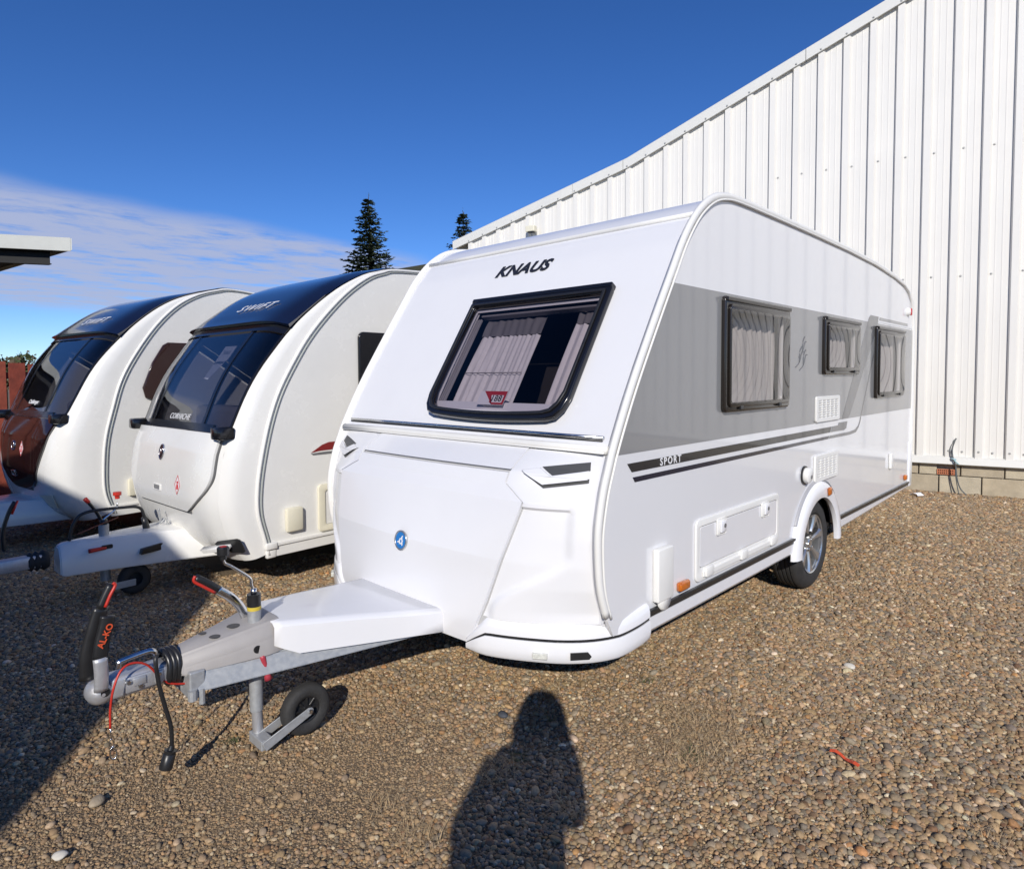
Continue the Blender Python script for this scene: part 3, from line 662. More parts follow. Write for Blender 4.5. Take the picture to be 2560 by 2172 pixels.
# swallow emblem outlines on the grey band
for k, (dx, dz) in enumerate(((0, 0), (.055, .07), (.075, -.02))):
    bx0, bz0 = 2.30+dx, 1.70+dz
    link('emblem', join(tube([(bx0-.07, -.003, bz0-.055), (bx0+.0, -.003, bz0-.02), (bx0+.045, -.003, bz0+.05), (bx0+.07, -.003, bz0+.055)], .0035, 5), tube([(bx0, -.003, bz0-.02), (bx0+.005, -.003, bz0+.05), (bx0+.04, -.003, bz0+.09)], .0035, 5)), GREYD, CV, smooth=True)
# side windows
for i, (a, b, c, d) in enumerate(WINS):
    fr_ = link('side_window', plate(rr(a, b, c, d, .03), [rr(a+.055, b-.05, c+.05, d-.075, .03)], t=.028, bev=.009, fn=SIDE(-.0145)), BROWNF, CV, smooth=True, ang=50)
    link('window_seal', plate(rr(a+.040, b-.030, c+.028, d-.045, .03), [rr(a+.062, b-.058, c+.056, d-.082, .02)], t=.014, bev=.004, fn=SIDE(-.034)), BROWNF, fr_, smooth=True, ang=50)
    link('window_hinge', box(a+.008, b-.008, -.040, -.002, d-.030, d-.006, .005), BROWNF, fr_)
    uu = np.linspace(a+.055, b-.05, 14); ww = np.linspace(c+.05, d-.07, 12)
    vv = [(u_, -.040-.020*(1-((u_-(a+b)/2)/((b-a)/2))**2)*(1-((w_-(c+d)/2)/((d-c)/2))**2), w_) for w_ in ww for u_ in uu]
    link('window_pane', mesh(vv, [(q*14+p_, q*14+p_+1, (q+1)*14+p_+1, (q+1)*14+p_) for q in range(11) for p_ in range(13)]), GLASS, fr_, smooth=True)
    cs = a+.055+(.13 if i == 0 else .0)
    curtain(cs, b-.05, c+.045, d-.06, SIDE(0), .065, 6 if i != 1 else 5, CURT, 'curtain', fr_, .024, seed=30+i)
    for s_ in (.2, .8): link('window_catch', box(a+(b-a)*s_-.02, a+(b-a)*s_+.02, -.045, -.030, c+.012, c+.035, .003), BLACKP, fr_)
# vents
def vent(x0, x1, z0, z1):
    hs_ = []; ncol, nrow = 5, 8
    cw = (x1-x0-.07)/ncol; ch = (z1-z0-.05)/nrow
    for i in range(ncol):
        for j in range(nrow): hs_.append(rr(x0+.035+i*cw+.006, x0+.035+(i+1)*cw-.006, z0+.025+j*ch+.005, z0+.025+(j+1)*ch-.005, .003, 1))
    o = link('vent', plate(rr(x0, x1, z0, z1, .02), hs_, t=.016, bev=.003, fn=SIDE(-.0095)), PLASTW, CV)
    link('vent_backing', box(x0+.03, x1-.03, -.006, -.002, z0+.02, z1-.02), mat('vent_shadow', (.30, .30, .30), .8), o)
    for j in range(nrow):
        z_ = z0+.025+(j+.5)*ch
        link('slat', mesh([(x0+.03, -.004, z_+ch*.35), (x1-.03, -.004, z_+ch*.35), (x1-.03, -.0135, z_-ch*.15), (x0+.03, -.0135, z_-ch*.15)], [(0, 1, 2, 3)]), PLASTW, o)
    return o
vent(2.615, 3.14, 1.245, 1.435); vent(2.61, 3.12, .805, 1.0)
fc = link('filler_cap', lathe([(0, -.045), (.045, -.045), (.055, -.038), (.056, -.004), (.064, -.003)], (2.432, 0, .882), 'y', 24), PLASTW, CV, smooth=True, ang=40)
link('cap_collar', lathe([(.056, -.012), (.066, -.011), (.068, 0)], (2.428, 0, .882), 'y', 24), BLACKP, fc, smooth=True, ang=40)
link('cap_lock', lathe([(0, -.050), (.012, -.050), (.013, -.045)], (2.445, 0, .872), 'y', 12), GREYSTR, fc)
# locker door
ld = link('locker_door', plate(rr(.832, 1.950, .488, .824, .035), [rr(.872, 1.915, .560, .785, .02)], t=.012, bev=.004, fn=SIDE(-.0065)), PLASTW, CV, smooth=True, ang=40)
link('door_panel', plate(rr(.876, 1.911, .564, .781, .018), t=.010, bev=.002, fn=SIDE(-.0055)), SIDEW, ld)
link('hinge_strip', box(.90, 1.90, -.022, -.012, .508, .540, .004), PLASTW, ld)
for hx in (.96, 1.40, 1.84): link('hinge', box(hx-.045, hx+.045, -.032, -.010, .505, .560, .008, 2), PLASTW, ld, smooth=True, ang=40)
for lx, lz in ((1.111, .748), (1.712, .752)):
    lt_ = link('latch', box(lx-.05, lx+.055, -.022, -.010, lz-.045, lz+.045, .010, 2), PLASTW, ld, smooth=True, ang=40)
    link('latch_paddle', box(lx-.032, lx+.034, -.034, -.022, lz-.030, lz+.035, .006, 2), WHITE, ld, smooth=True, ang=40)
    link('latch_button', lathe([(0, -.037), (.012, -.037), (.013, -.033)], (lx+.012, 0, lz+.006), 'y', 12), GREYSTR, ld)
# external socket box, lamps, hook
sb = link('socket_box', box(.415, .560, -.036, -.001, .495, .755, .008, 3), CREAMP if False else PLASTW, CV, smooth=True, ang=40)
link('socket_flap', lathe([(0, -.060), (.05, -.060), (.055, -.045)], (.49, .028, .497), 'y', 18), PLASTW, sb, smooth=True)
link('side_marker', box(.640, .742, -.032, -.001, .492, .540, .012, 3), AMBER, CV, smooth=True, ang=50)
link('side_marker', box(5.25, 5.32, -.03, -.001, .505, .560, .012, 3), AMBER, CV, smooth=True, ang=50)
mk = link('top_marker', lathe([(0, -.034), (.03, -.030), (.042, -.012), (.045, 0)], (5.29, 0, 2.232), 'y', 20), PLASTW, CV, smooth=True)
link('marker_lens', box(5.285, 5.325, -.040, -.018, 2.195, 2.268, .01, 2), REDL, mk, smooth=True)
link('fixing_hook', box(4.675, 4.745, -.028, -.001, .685, .832, .008, 2), PLASTW, CV, smooth=True, ang=40)
link('rear_corner_cover', box(5.46, 5.56, -.014, .05, .41, .88, .015, 2), WHITE, CV, smooth=True, ang=40)
# skirt
for x0, x1 in ((.30, 2.285), (3.15, 5.44)):
    link('skirt_strip', join(box(x0, x1, -.020, -.001, .452, .470, .003), box(x0, x1, -.012, -.001, .434, .451, .002)), GREYSTR if False else BLACKP, CV)
    b0, b1 = (.352, .352) if x0 < 1 else (.352, .405)
    v = [(x0, -.014, .433), (x1, -.014, .433), (x1, -.010, b1+.02), (x0, -.010, b0+.02), (x1, .006, b1), (x0, .006, b0), (x0, .03, .433), (x1, .03, .433), (x1, .03, b1), (x0, .03, b0)]
    link('side_skirt', mesh(v, [(0, 3, 2, 1), (3, 5, 4, 2), (5, 9, 8, 4), (0, 1, 7, 6), (1, 2, 4, 8, 7), (0, 6, 9, 5, 3)]), WHITE, CV)
# wheel arch
ra, rb = .372, .500
prof_a = [(rb, .001), (rb-.004, -.016), (rb-.03, -.034), (rb-.06, -.040), (ra+.03, -.044), (ra+.004, -.036), (ra, -.02), (ra, -.008)]
wa_ = link('wheel_arch', lathe(prof_a, (ARC[0], 0, ARC[1]), 'y', 40, a0=math.radians(0), a1=math.radians(180)), WHITE, CV, smooth=True, ang=50)
link('arch_trim', lathe([(rb-.001, -.018), (rb+.012, -.012), (rb+.014, .0)], (ARC[0], 0, ARC[1]), 'y', 40, a0=math.radians(28), a1=math.radians(152)), mat('grey_trim', (.35, .35, .36), .4), wa_, smooth=True)
link('arch_marker', box(2.79, 2.86, -.062, -.042, .690, .752, .012, 2, fn=None), AMBER, CV, smooth=True)
link('arch_liner', lathe([(.385, .05), (.385, .40), (.0, .40)], (ARC[0], 0, ARC[1]), 'y', 30, a0=0, a1=math.pi), DARK, CV, smooth=True, ang=40)
def wheel(c, r, rim_r, w, parent, spokes=7):
    yo = c[1]    # outer face at yo, wheel extends to +y
    wl_ = link('wheel', lathe([(rim_r-.002, .006), (rim_r+.006, .0), (rim_r+.004, .012), (rim_r-.018, .02), (rim_r-.022, w-.02), (rim_r+.004, w-.01)], c, 'y', 48), ALLOY, parent, smooth=True, ang=40)
    tp = [(rim_r+.004, .014), (rim_r+.02, -.004), (rim_r+(r-rim_r)*.55, -.012), (r-.03, .0), (r-.012, .014), (r-.002, .032)]
    for gy_ in (.055, .085, .115, .145):
        tp += [(r, gy_-.006), (r-.008, gy_-.004), (r-.008, gy_+.004), (r, gy_+.006)]
    tp += [(r-.002, w-.032), (r-.014, w-.012), (rim_r+.02, w), (rim_r+.004, w-.012)]
    link('tyre', lathe(tp, c, 'y', 64), RUBBER, wl_, smooth=True, ang=35)
    for k in range(spokes):
        a = 2*math.pi*k/spokes+.22
        pr = [(.045, .020, .028), (.09, .016, .019), (.15, .024, .012), (rim_r-.004, .044, .006)]
        v = []
        ca_, sa_ = math.cos(a), math.sin(a)
        for rad, hw2, dep in pr:
            for sgn, dd in ((-1, .012), (-.55, 0), (.55, 0), (1, .012), (.9, .04), (-.9, .04)):
                v.append((c[0]+rad*ca_-sgn*hw2*sa_, yo+dep+dd, c[2]+rad*sa_+sgn*hw2*ca_))
        f = [(i*6+j, i*6+(j+1) % 6, (i+1)*6+(j+1) % 6, (i+1)*6+j) for i in range(3) for j in range(6)]+[(0, 1, 2, 3, 4, 5), (23, 22, 21, 20, 19, 18)]
        me = mesh(v, f); bm = bmesh.new(); bm.from_mesh(me); link('spoke', bm2me(bm), ALLOY, wl_, smooth=True, ang=30)
    hb = link('hub', lathe([(0, .016), (.028, .016), (.032, .020), (.062, .024), (.066, .05)], c, 'y', 30), ALLOY, wl_, smooth=True, ang=40)
    for k in range(5):
        a = 2*math.pi*k/5+.5; link('wheel_bolt', lathe([(0, .010), (.008, .010), (.009, .024)], (c[0]+.046*math.cos(a), yo, c[2]+.046*math.sin(a)), 'y', 8), CHROME, wl_)
    link('brake_drum', lathe([(0, .06), (.12, .06), (.125, .12)], c, 'y', 24), mat('drum_dark', (.05, .05, .05), .6), wl_)
    return wl_
wheel((2.685, .020, .338), .335, .212, .195, CV)
wh2 = wheel((2.685, WY-.20, .338), .335, .212, .195, CV)
link('axle', tube([(2.685, .15, .338), (2.685, WY-.15, .338)], .04, 10, 0), DARK, CV)
# corner bumpers
path = [(-.285, .575), (-.262, .49), (-.220, .385), (-.155, .265), (-.075, .150), (.025, .062), (.14, .010), (.26, -.008), (.36, -.010)]
path = [tuple(p) for p in catmull(path, 4)]
def sweep_bumper(sec, near, zoff=None):
    G_ = []
    for i, (x, y) in enumerate(path):
        a = np.array(path[max(i-1, 0)]); b = np.array(path[min(i+1, len(path)-1)]); t = (b-a)/np.linalg.norm(b-a); n = np.array([t[1], -t[0]])
        if n[0] > 0 and abs(t[1]) > .3: n = -n
        if n[1] > .2: n = -n
        fz = i/(len(path)-1); tp_ = min(1, .25+.75*fz/.16); o2 = lambda o: o*min(1, .1+fz/.12)-.005
        G_.append([(x+n[0]*o2(o), (y+n[1]*o2(o)) if near else WY-(y+n[1]*o2(o)), .312+(z-.312)*tp_+(zoff(fz) if zoff else 0)) for o, z in sec])
    return G_
zo = lambda f: .012+.022*max(0, (f-.75)/.25)
for near in (True, False):
    bmp = link('corner_bumper', shell(sweep_bumper([(-.012, .30), (.010, .298), (.020, .312), (.024, .345), (.022, .385), (.020, .395)], near, zo), (.02, .02 if near else -.02, 0)), WHITE, CV, smooth=True, ang=40)
    link('bumper_inset', shell(sweep_bumper([(.014, .394), (.014, .410)], near, zo), (.015, .015 if near else -.015, 0)), BLACKP, bmp)
    link('bumper_top', shell(sweep_bumper([(.019, .409), (.018, .435), (.010, .462), (-.006, .474), (-.03, .478)], near, zo), (.02, .02 if near else -.02, -.004)), WHITE, bmp, smooth=True, ang=40)
    def bpt(f, z, off):
        i = int(f*(len(path)-2)); a = np.array(path[i]); b = np.array(path[i+1]); t = (b-a)/np.linalg.norm(b-a); n = np.array([t[1], -t[0]])
        if n[1] > .2 or n[0] > 0: n = -n
        return a, t, n
    a, t, n = bpt(.43, .34, 0)
    L = lambda u_, w_, o_, a=a, t=t, n=n: ((a+t*u_+n*o_)[0], (a+t*u_+n*o_)[1] if near else WY-(a+t*u_+n*o_)[1], w_)
    link('front_marker_lamp', box(-.035, .035, .335, .362, .018, .034, .004, fn=lambda u_, w_, o_: L(u_, w_, o_)), CLEARL, bmp)
    a, t, n = bpt(.60, .34, 0)
    L2 = lambda u_, w_, o_, a=a, t=t, n=n: ((a+t*u_+n*o_)[0], (a+t*u_+n*o_)[1] if near else WY-(a+t*u_+n*o_)[1], w_)
    link('bumper_slot', plate([(-.045, .338), (.04, .338), (.05, .350), (.035, .368), (-.045, .368)], t=.01, fn=lambda u_, w_, o_: L2(u_, w_, .026+o_)), BLACKP, bmp)
# badge on the lid
bc = hit(816, 1096); bn = np.array([-1, 0, -.08]); bn /= np.linalg.norm(bn); bt_ = np.array([-.22, 0, 1.]); 
e_ = .01; tz = np.array([xlow(bc[1], bc[2]+e_)-xlow(bc[1], bc[2]-e_), 0, 2*e_]); tz /= np.linalg.norm(tz); ty = np.array([xlow(bc[1]+e_, bc[2])-xlow(bc[1]-e_, bc[2]), 2*e_, 0]); ty /= np.linalg.norm(ty); bn = np.cross(tz, ty); bn = bn if bn[0] < 0 else -bn
bc = np.array([xlow(bc[1], bc[2]), bc[1], bc[2]])
BF = lambda a, b, c: tuple(bc-ty*a+tz*b+bn*c)
ci = lambda r, n=36: [(r*math.cos(2*math.pi*k/n), r*math.sin(2*math.pi*k/n)) for k in range(n)]
bdg = link('badge', plate(ci(.052), [ci(.043)], t=.012, bev=.003, fn=lambda a, b, c: BF(a, b, c+.005)), ALLOY, lid, smooth=True, ang=50)
link('badge_disc', plate(ci(.0432), t=.008, fn=lambda a, b, c: BF(a, b, c+.004)), BLUE, lid)
for dx, dz in ((-.012, -.006), (.006, .012), (.010, -.012)):
    link('badge_swallow', plate([(dx-.017, dz-.004), (dx-.004, dz-.001), (dx+.006, dz+.012), (dx+.013, dz+.015), (dx+.008, dz+.003), (dx+.011, dz-.010), (dx+.004, dz-.016), (dx+.002, dz-.006), (dx-.006, dz-.009)], t=.002, fn=lambda a, b, c: BF(a, b, c+.0092)), WTEXT, lid)

# ------------------------------------------------------------------ drawbar of the main caravan
def Y(u, v, y=1.1): return ony(u, v, y)
def dbeam(y0, y1, x0, x1, z0, z1, parent, w=.05):
    d = np.array([x1-x0, y1-y0]); d /= np.linalg.norm(d); n = np.array([-d[1], d[0]])*w/2
    v = [(x, y, z) for (x, y) in ((x0, y0), (x1, y1)) for (sx, z) in ((-1, z0), (1, z0), (1, z1), (-1, z1)) for (x, y) in ((x+n[0]*sx, y+n[1]*sx),)]
    me = mesh(v, [(0, 1, 2, 3), (7, 6, 5, 4), (0, 4, 5, 1), (1, 5, 6, 2), (2, 6, 7, 3), (3, 7, 4, 0)]); bm = bmesh.new(); bm.from_mesh(me); bmesh.ops.bevel(bm, geom=bm.edges[:], offset=.005, segments=2, affect='EDGES'); return bm2me(bm)
db = link('drawbar', join(dbeam(1.02, .70, -1.33, .2, .345, .425, CV), dbeam(1.18, 1.50, -1.33, .2, .345, .425, CV), box(-1.36, -1.30, 1.0, 1.2, .32, .43, .006)), GALV, CV)
link('bolt', join(lathe([(0, -.03), (.012, -.03), (.012, .03), (0, .03)], (-1.315, 1.0, .325), 'z', 8), lathe([(0, -.02), (.018, -.02), (.018, .02), (0, .02)], (-1.35, 1.0, .34), 'z', 10)), GALV, db)
# grey moulded cover
def loft(secs, cap=True):
    n = len(secs[0]); v = [p for s_ in secs for p in s_]; f = [(i*n+j, i*n+(j+1) % n, (i+1)*n+(j+1) % n, (i+1)*n+j) for i in range(len(secs)-1) for j in range(n)]
    if cap: f += [tuple(range(n))[::-1], tuple((len(secs)-1)*n+j for j in range(n))]
    me = mesh(v, f); bm = bmesh.new(); bm.from_mesh(me); bpy.data.meshes.remove(me); return bm
def csec(x, hw, zb0, zt0, ch=.035, yc=1.1, drop=.03):
    return [(x, yc-hw, zb0), (x, yc-hw+.004, zt0-drop-ch), (x, yc-hw+ch*.8, zt0-drop*.3), (x, yc-hw+ch*1.4, zt0), (x, yc+hw-ch*1.4, zt0), (x, yc+hw-ch*.8, zt0-drop*.3), (x, yc+hw-.004, zt0-drop-ch), (x, yc+hw, zb0)]
bm = loft([csec(-1.385, .062, .420, .488, .02), csec(-1.37, .075, .410, .502, .025), csec(-1.20, .118, .412, .530), csec(-1.06, .150, .416, .555), csec(-1.01, .150, .418, .562), csec(-.985, .142, .42, .555)])
bmesh.ops.bevel(bm, geom=[e for e in bm.edges if e.calc_face_angle(0) > .25], offset=.008, segments=3, affect='EDGES')
gc = link('hitch_cover', bm2me(bm), GREYCOV, CV, smooth=True, ang=50)
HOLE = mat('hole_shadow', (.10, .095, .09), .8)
for hx, hy, hr in ((-1.24, 1.055, .019), (-1.155, 1.075, .023), (-1.26, 1.135, .014)):
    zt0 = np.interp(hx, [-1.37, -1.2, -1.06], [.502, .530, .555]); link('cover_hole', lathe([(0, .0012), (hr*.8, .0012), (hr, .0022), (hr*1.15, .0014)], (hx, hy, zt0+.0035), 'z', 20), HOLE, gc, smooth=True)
# white plastic drawbar fairing
def wsec(x, hw, zt0, zb0, lip=.0): return [(x, 1.1-hw, zb0), (x, 1.1-hw-.002, zt0-.020), (x, 1.1-hw+.016, zt0-.003), (x, 1.1-hw+.04, zt0), (x, 1.1, zt0+.002), (x, 1.1+hw-.04, zt0), (x, 1.1+hw-.016, zt0-.003), (x, 1.1+hw+.002, zt0-.02), (x, 1.1+hw, zb0)]
bm = loft([wsec(-1.035, .150, .553, .455), wsec(-1.00, .165, .552, .435), wsec(-.94, .190, .548, .405), wsec(-.70, .252, .520, .385), wsec(-.45, .318, .485, .365), wsec(-.20, .385, .455, .345)], False)
wf = link('drawbar_fairing', bm2me(bm), WHITE, CV, smooth=True, ang=40)
md = wf.modifiers.new('thick', 'SOLIDIFY'); md.thickness = .006; md.offset = -1
# coupling head
hx0, hz0 = -1.64, .432
cpn_ = link('coupling_head', join(lathe([(0, -.052), (.02, -.050), (.038, -.038), (.049, -.013), (.050, .013), (.038, .038), (.02, .050), (0, .052)], (hx0, 1.1, hz0), 'y', 28), box(-1.62, -1.40, 1.055, 1.145, .395, .478, .016, 3), box(-1.57, -1.42, 1.046, 1.056, .410, .468, .004), box(-1.545, -1.50, 1.040, 1.05, .43, .462, .004), box(-1.47, -1.44, 1.040, 1.05, .415, .462, .004)), CAST, CV, smooth=True, ang=40)
link('ball_hole', lathe([(0, -.0515), (.016, -.0513), (.0165, -.046)], (hx0+.006, 1.1, hz0+.006), 'y', 18), BLACKP, cpn_)
for bx1, bz1 in ((-1.52, .425), (-1.455, .448), (-1.56, .452)): link('coupling_bolt', lathe([(0, -.062), (.008, -.062), (.011, -.056), (.011, -.05)], (bx1, 1.1, bz1), 'y', 6), CHROME, cpn_)
# coupling lever: silver arm, black blade handle with red tip, stabiliser handle with lettering
arm = link('lever_arm', tube([Y(205, 1402, 1.05), Y(206, 1370, 1.045), Y(203, 1335, 1.045)], lambda t: .012, 10, 4, flat=2.0, up=(0, 1, 0)), CAST, CV, smooth=True)
hl = link('coupling_handle', tube([Y(176, 1380, 1.11), Y(178, 1330, 1.11), Y(190, 1280, 1.11), Y(205, 1232, 1.11)], lambda t: .013, 10, 5, flat=2.0-.6*0, up=(0, 1, 0)), BLACKP, CV, smooth=True)
link('lever_blade', tube([Y(203, 1337, 1.045), Y(207, 1305, 1.045), Y(216, 1268, 1.045), Y(219, 1250, 1.045)], lambda t: .011, 10, 5, flat=2.3, up=(0, 1, 0)), BLACKP, hl, smooth=True)
link('handle_grip', tube([Y(205, 1235, 1.10), Y(215, 1212, 1.10), Y(228, 1185, 1.10)], lambda t: .011, 10, 3, flat=1.6, up=(0, 1, 0)), BLACKP, hl, smooth=True)
link('handle_edge', tube([Y(214, 1232, 1.088), Y(224, 1208, 1.088), Y(234, 1188, 1.09), Y(229, 1183, 1.092)], .006, 8, 4), RED, hl, smooth=True)
p0, p1 = Y(207, 1307, 1.03), Y(222, 1274, 1.03); tx = (p1-p0); Lx = np.linalg.norm(tx); tx /= Lx; tn = np.array([0, -1, 0]); tyy = np.cross(tn, tx)
pc = (p0+p1)/2; link('lettering', text('AL-KO', .030, lambda a, b, c: tuple(pc+tx*a+tyy*b+tn*(c)), bold=.0008, depth=.001), ORTEXT, hl)
# grab rail over the neck, rubber coil of cable, gaiter
link('grab_rail', tube([Y(240, 1356, 1.06), Y(241, 1345, 1.06), Y(250, 1340, 1.06), Y(298, 1322, 1.06), Y(312, 1322, 1.06), Y(318, 1330, 1.07)], .010, 8, 4), CHROME, CV, smooth=True)
link('gaiter', lathe([(.030, -1.43), (.042, -1.425), (.032, -1.415), (.044, -1.405), (.034, -1.395), (.046, -1.385), (.036, -1.375)], (0, 1.1, .44), 'x', 24), RUBBER, CV, smooth=True)
cc = []
for k in range(64*3+12):
    a = 2*math.pi*k/64; cc.append((-1.425+.052*k/(64*3)+.003*math.sin(a*3), 1.1+.056*math.cos(a), .446+.066*math.sin(a)))
link('coiled_cable', tube(cc, .0125, 8, 0), BLACKP, CV, smooth=True)
cb_ = link('plug_cable', tube([Y(318, 1330, 1.04), Y(316, 1345, 1.03), Y(322, 1385, 1.03), Y(334, 1430, 1.03), Y(347, 1475, 1.03), Y(349, 1518, 1.03)], .0085, 8), BLACKP, CV, smooth=True)
pa, pb2 = Y(349, 1512, 1.03), Y(336, 1560, 1.03); ax = (pb2-pa)
pl = link('plug', tube([pa, pa+ax*.18, pa+ax*.20, pa+ax*.34, pa+ax*.36, pa+ax*.9, pa+ax*1.0], lambda t: float(np.interp(t, [0, .16, .2, .36, .4, .5, .95, 1], [.010, .011, .022, .024, .018, .021, .027, .024])), 14, 0), BLACKP, CV, smooth=True, ang=50)
# breakaway cable and clip
link('breakaway_cable', tube([Y(395, 1386, 1.06), Y(340, 1385, 1.05), Y(300, 1350, 1.04), Y(268, 1346, 1.03), Y(245, 1362, 1.02), Y(230, 1400, 1.01), Y(224, 1440, 1.01), Y(224, 1478, 1.01)], .0042, 8), RED, CV, smooth=True)
link('breakaway_wire', join(tube([Y(224, 1476, 1.01), Y(226, 1500, 1.01)], .0022, 6, 0), tube([Y(226, 1498, 1.01), Y(222, 1508, 1.01), Y(227, 1518, 1.01), Y(231, 1508, 1.01), Y(226, 1498, 1.01)], .0018, 6, 4)), CHROME, CV, smooth=True)
link('clip_hook', tube([Y(227, 1516, 1.01), Y(224, 1528, 1.01), Y(225, 1538, 1.01), Y(232, 1540, 1.01), Y(237, 1533, 1.01), Y(236, 1524, 1.01), Y(228, 1514, 1.01)], .0032, 6, 4), CHROME, CV, smooth=True)
# handbrake lever
hbk = link('handbrake_lever', tube([Y(502, 1258, 1.12), Y(488, 1232, 1.12), Y(468, 1212, 1.12), Y(440, 1196, 1.12)], lambda t: .009, 10, 5, flat=2.2, up=(0, 1, 0)), CHROME, CV, smooth=True)
link('brake_grip', tube([Y(443, 1197, 1.12), Y(420, 1184, 1.12), Y(396, 1173, 1.12)], .012, 10, 4, flat=1.5, up=(0, 1, 0)), BLACKP, hbk, smooth=True)
link('brake_trim', tube([Y(437, 1203, 1.106), Y(412, 1190, 1.106), Y(394, 1180, 1.11), Y(396, 1169, 1.11)], .0065, 8, 4), RED, hbk, smooth=True)
# jockey wheel assembly
jy = 1.045; ja, jb = Y(517, 1275, jy), Y(541, 1488, jy); jx = ja[0]
st = link('jockey_stem', tube([(jx, jy, .16), (jx, jy, .60)], .0275, 18, 0), GALV, CV, smooth=True, ang=50)
link('inner_tube', tube([(jx+.006, jy, .035), (jx, jy, .20)], .0225, 16, 0), CAST, st, smooth=True, ang=50)
link('yellow_collar', tube([(jx, jy, .600), (jx, jy, .616)], .0290, 18, 0), YELLOW, st, smooth=True, ang=50)
link('black_cap', tube([(jx, jy, .616), (jx, jy, .668)], .0285, 18, 0), BLACKP, st, smooth=True, ang=50)
link('crank_rod', tube([(jx, jy, .668), Y(510, 1185, jy), Y(506, 1172, jy), Y(470, 1150, jy), Y(456, 1143, jy), Y(453, 1132, jy)], .0062, 8, 4), CHROME, st, smooth=True)
link('crank_head', join(tube([(jx, jy, .668), (jx, jy, .690)], .013, 10, 0)), CHROME, st, smooth=True)
kp = Y(453, 1122, jy)
kn = link('crank_knob', lathe([(0, -.030), (.013, -.028), (.014, -.012), (.024, -.008), (.025, .020), (.020, .026), (0, .026)], tuple(kp), 'z', 10), BLACKP, st)
link('knob_cap', box(kp[0]-.011, kp[0]+.011, kp[1]-.011, kp[1]+.011, kp[2]+.0262, kp[2]+.028), RED, kn)
ch_ = link('clamp_rod', tube([Y(522, 1322, 1.0), Y(528, 1326, .975), Y(534, 1340, .965)], .006, 8, 4), CHROME, CV, smooth=True)
link('clamp_handle', tube([Y(532, 1330, .965), Y(538, 1350, .962), Y(545, 1378, .958)], lambda t: .0115+.006*max(0, (t-.8)/.2), 10, 4), FADERED, ch_, smooth=True)
link('clamp_recess', lathe([(0, -.0015), (.016, -.0015), (.018, .004)], tuple(Y(524, 1318, .962)), 'y', 16), BLACKP, gc)
jc = (jx+.195, .985, .113)
jw = link('jockey_wheel', lathe([(.058, -.020), (.066, -.027), (.085, -.032), (.102, -.029), (.111, -.018), (.1125, 0), (.111, .018), (.102, .029), (.085, .032), (.066, .027), (.058, .020)], jc, 'y', 40), RUBBER, CV, smooth=True, ang=60)
link('jockey_rim', lathe([(.060, -.016), (.052, -.014), (.045, -.004), (.022, -.006), (.020, -.022), (0, -.022)], jc, 'y', 30), BLACKP, jw, smooth=True, ang=40)
for k in range(8):
    a = 2*math.pi*k/8; link('rim_rib', box(.018, .054, -.0045, .0045, -.016, -.004, .001, 1, fn=lambda q, w_, o_: (jc[0]+q*math.cos(a)-w_*math.sin(a), jc[1]+o_, jc[2]+q*math.sin(a)+w_*math.cos(a))), BLACKP, jw)
dA = np.array([jc[0]-jx-.004, jc[2]-.045]); La = np.linalg.norm(dA); dA /= La; nA = np.array([-dA[1], dA[0]])
fk = link('jockey_fork', plate([(-.02, -.020), (La+.0, -.018), (La+.014, -.011), (La+.018, 0), (La+.014, .011), (La, .018), (-.02, .022)], t=.006, bev=.0015, fn=lambda a, b, c: (jx+.004+dA[0]*a+nA[0]*b, jc[1]-.040-c, .045+dA[1]*a+nA[1]*b)), GALV, CV)
link('fork_side', plate([(-.02, -.020), (La+.0, -.018), (La+.014, -.011), (La+.018, 0), (La+.014, .011), (La, .018), (-.02, .022)], t=.006, bev=.0015, fn=lambda a, b, c: (jx+.004+dA[0]*a+nA[0]*b, jc[1]+.040-c, .045+dA[1]*a+nA[1]*b)), GALV, CV)
link('fork_base', box(jx-.024, jx+.028, jc[1]-.034, jy+.028, .020, .064, .004), GALV, fk)
link('axle_bolt', lathe([(0, -.052), (.009, -.052), (.011, -.046), (.011, -.043)], jc, 'y', 8), CHROME, fk)

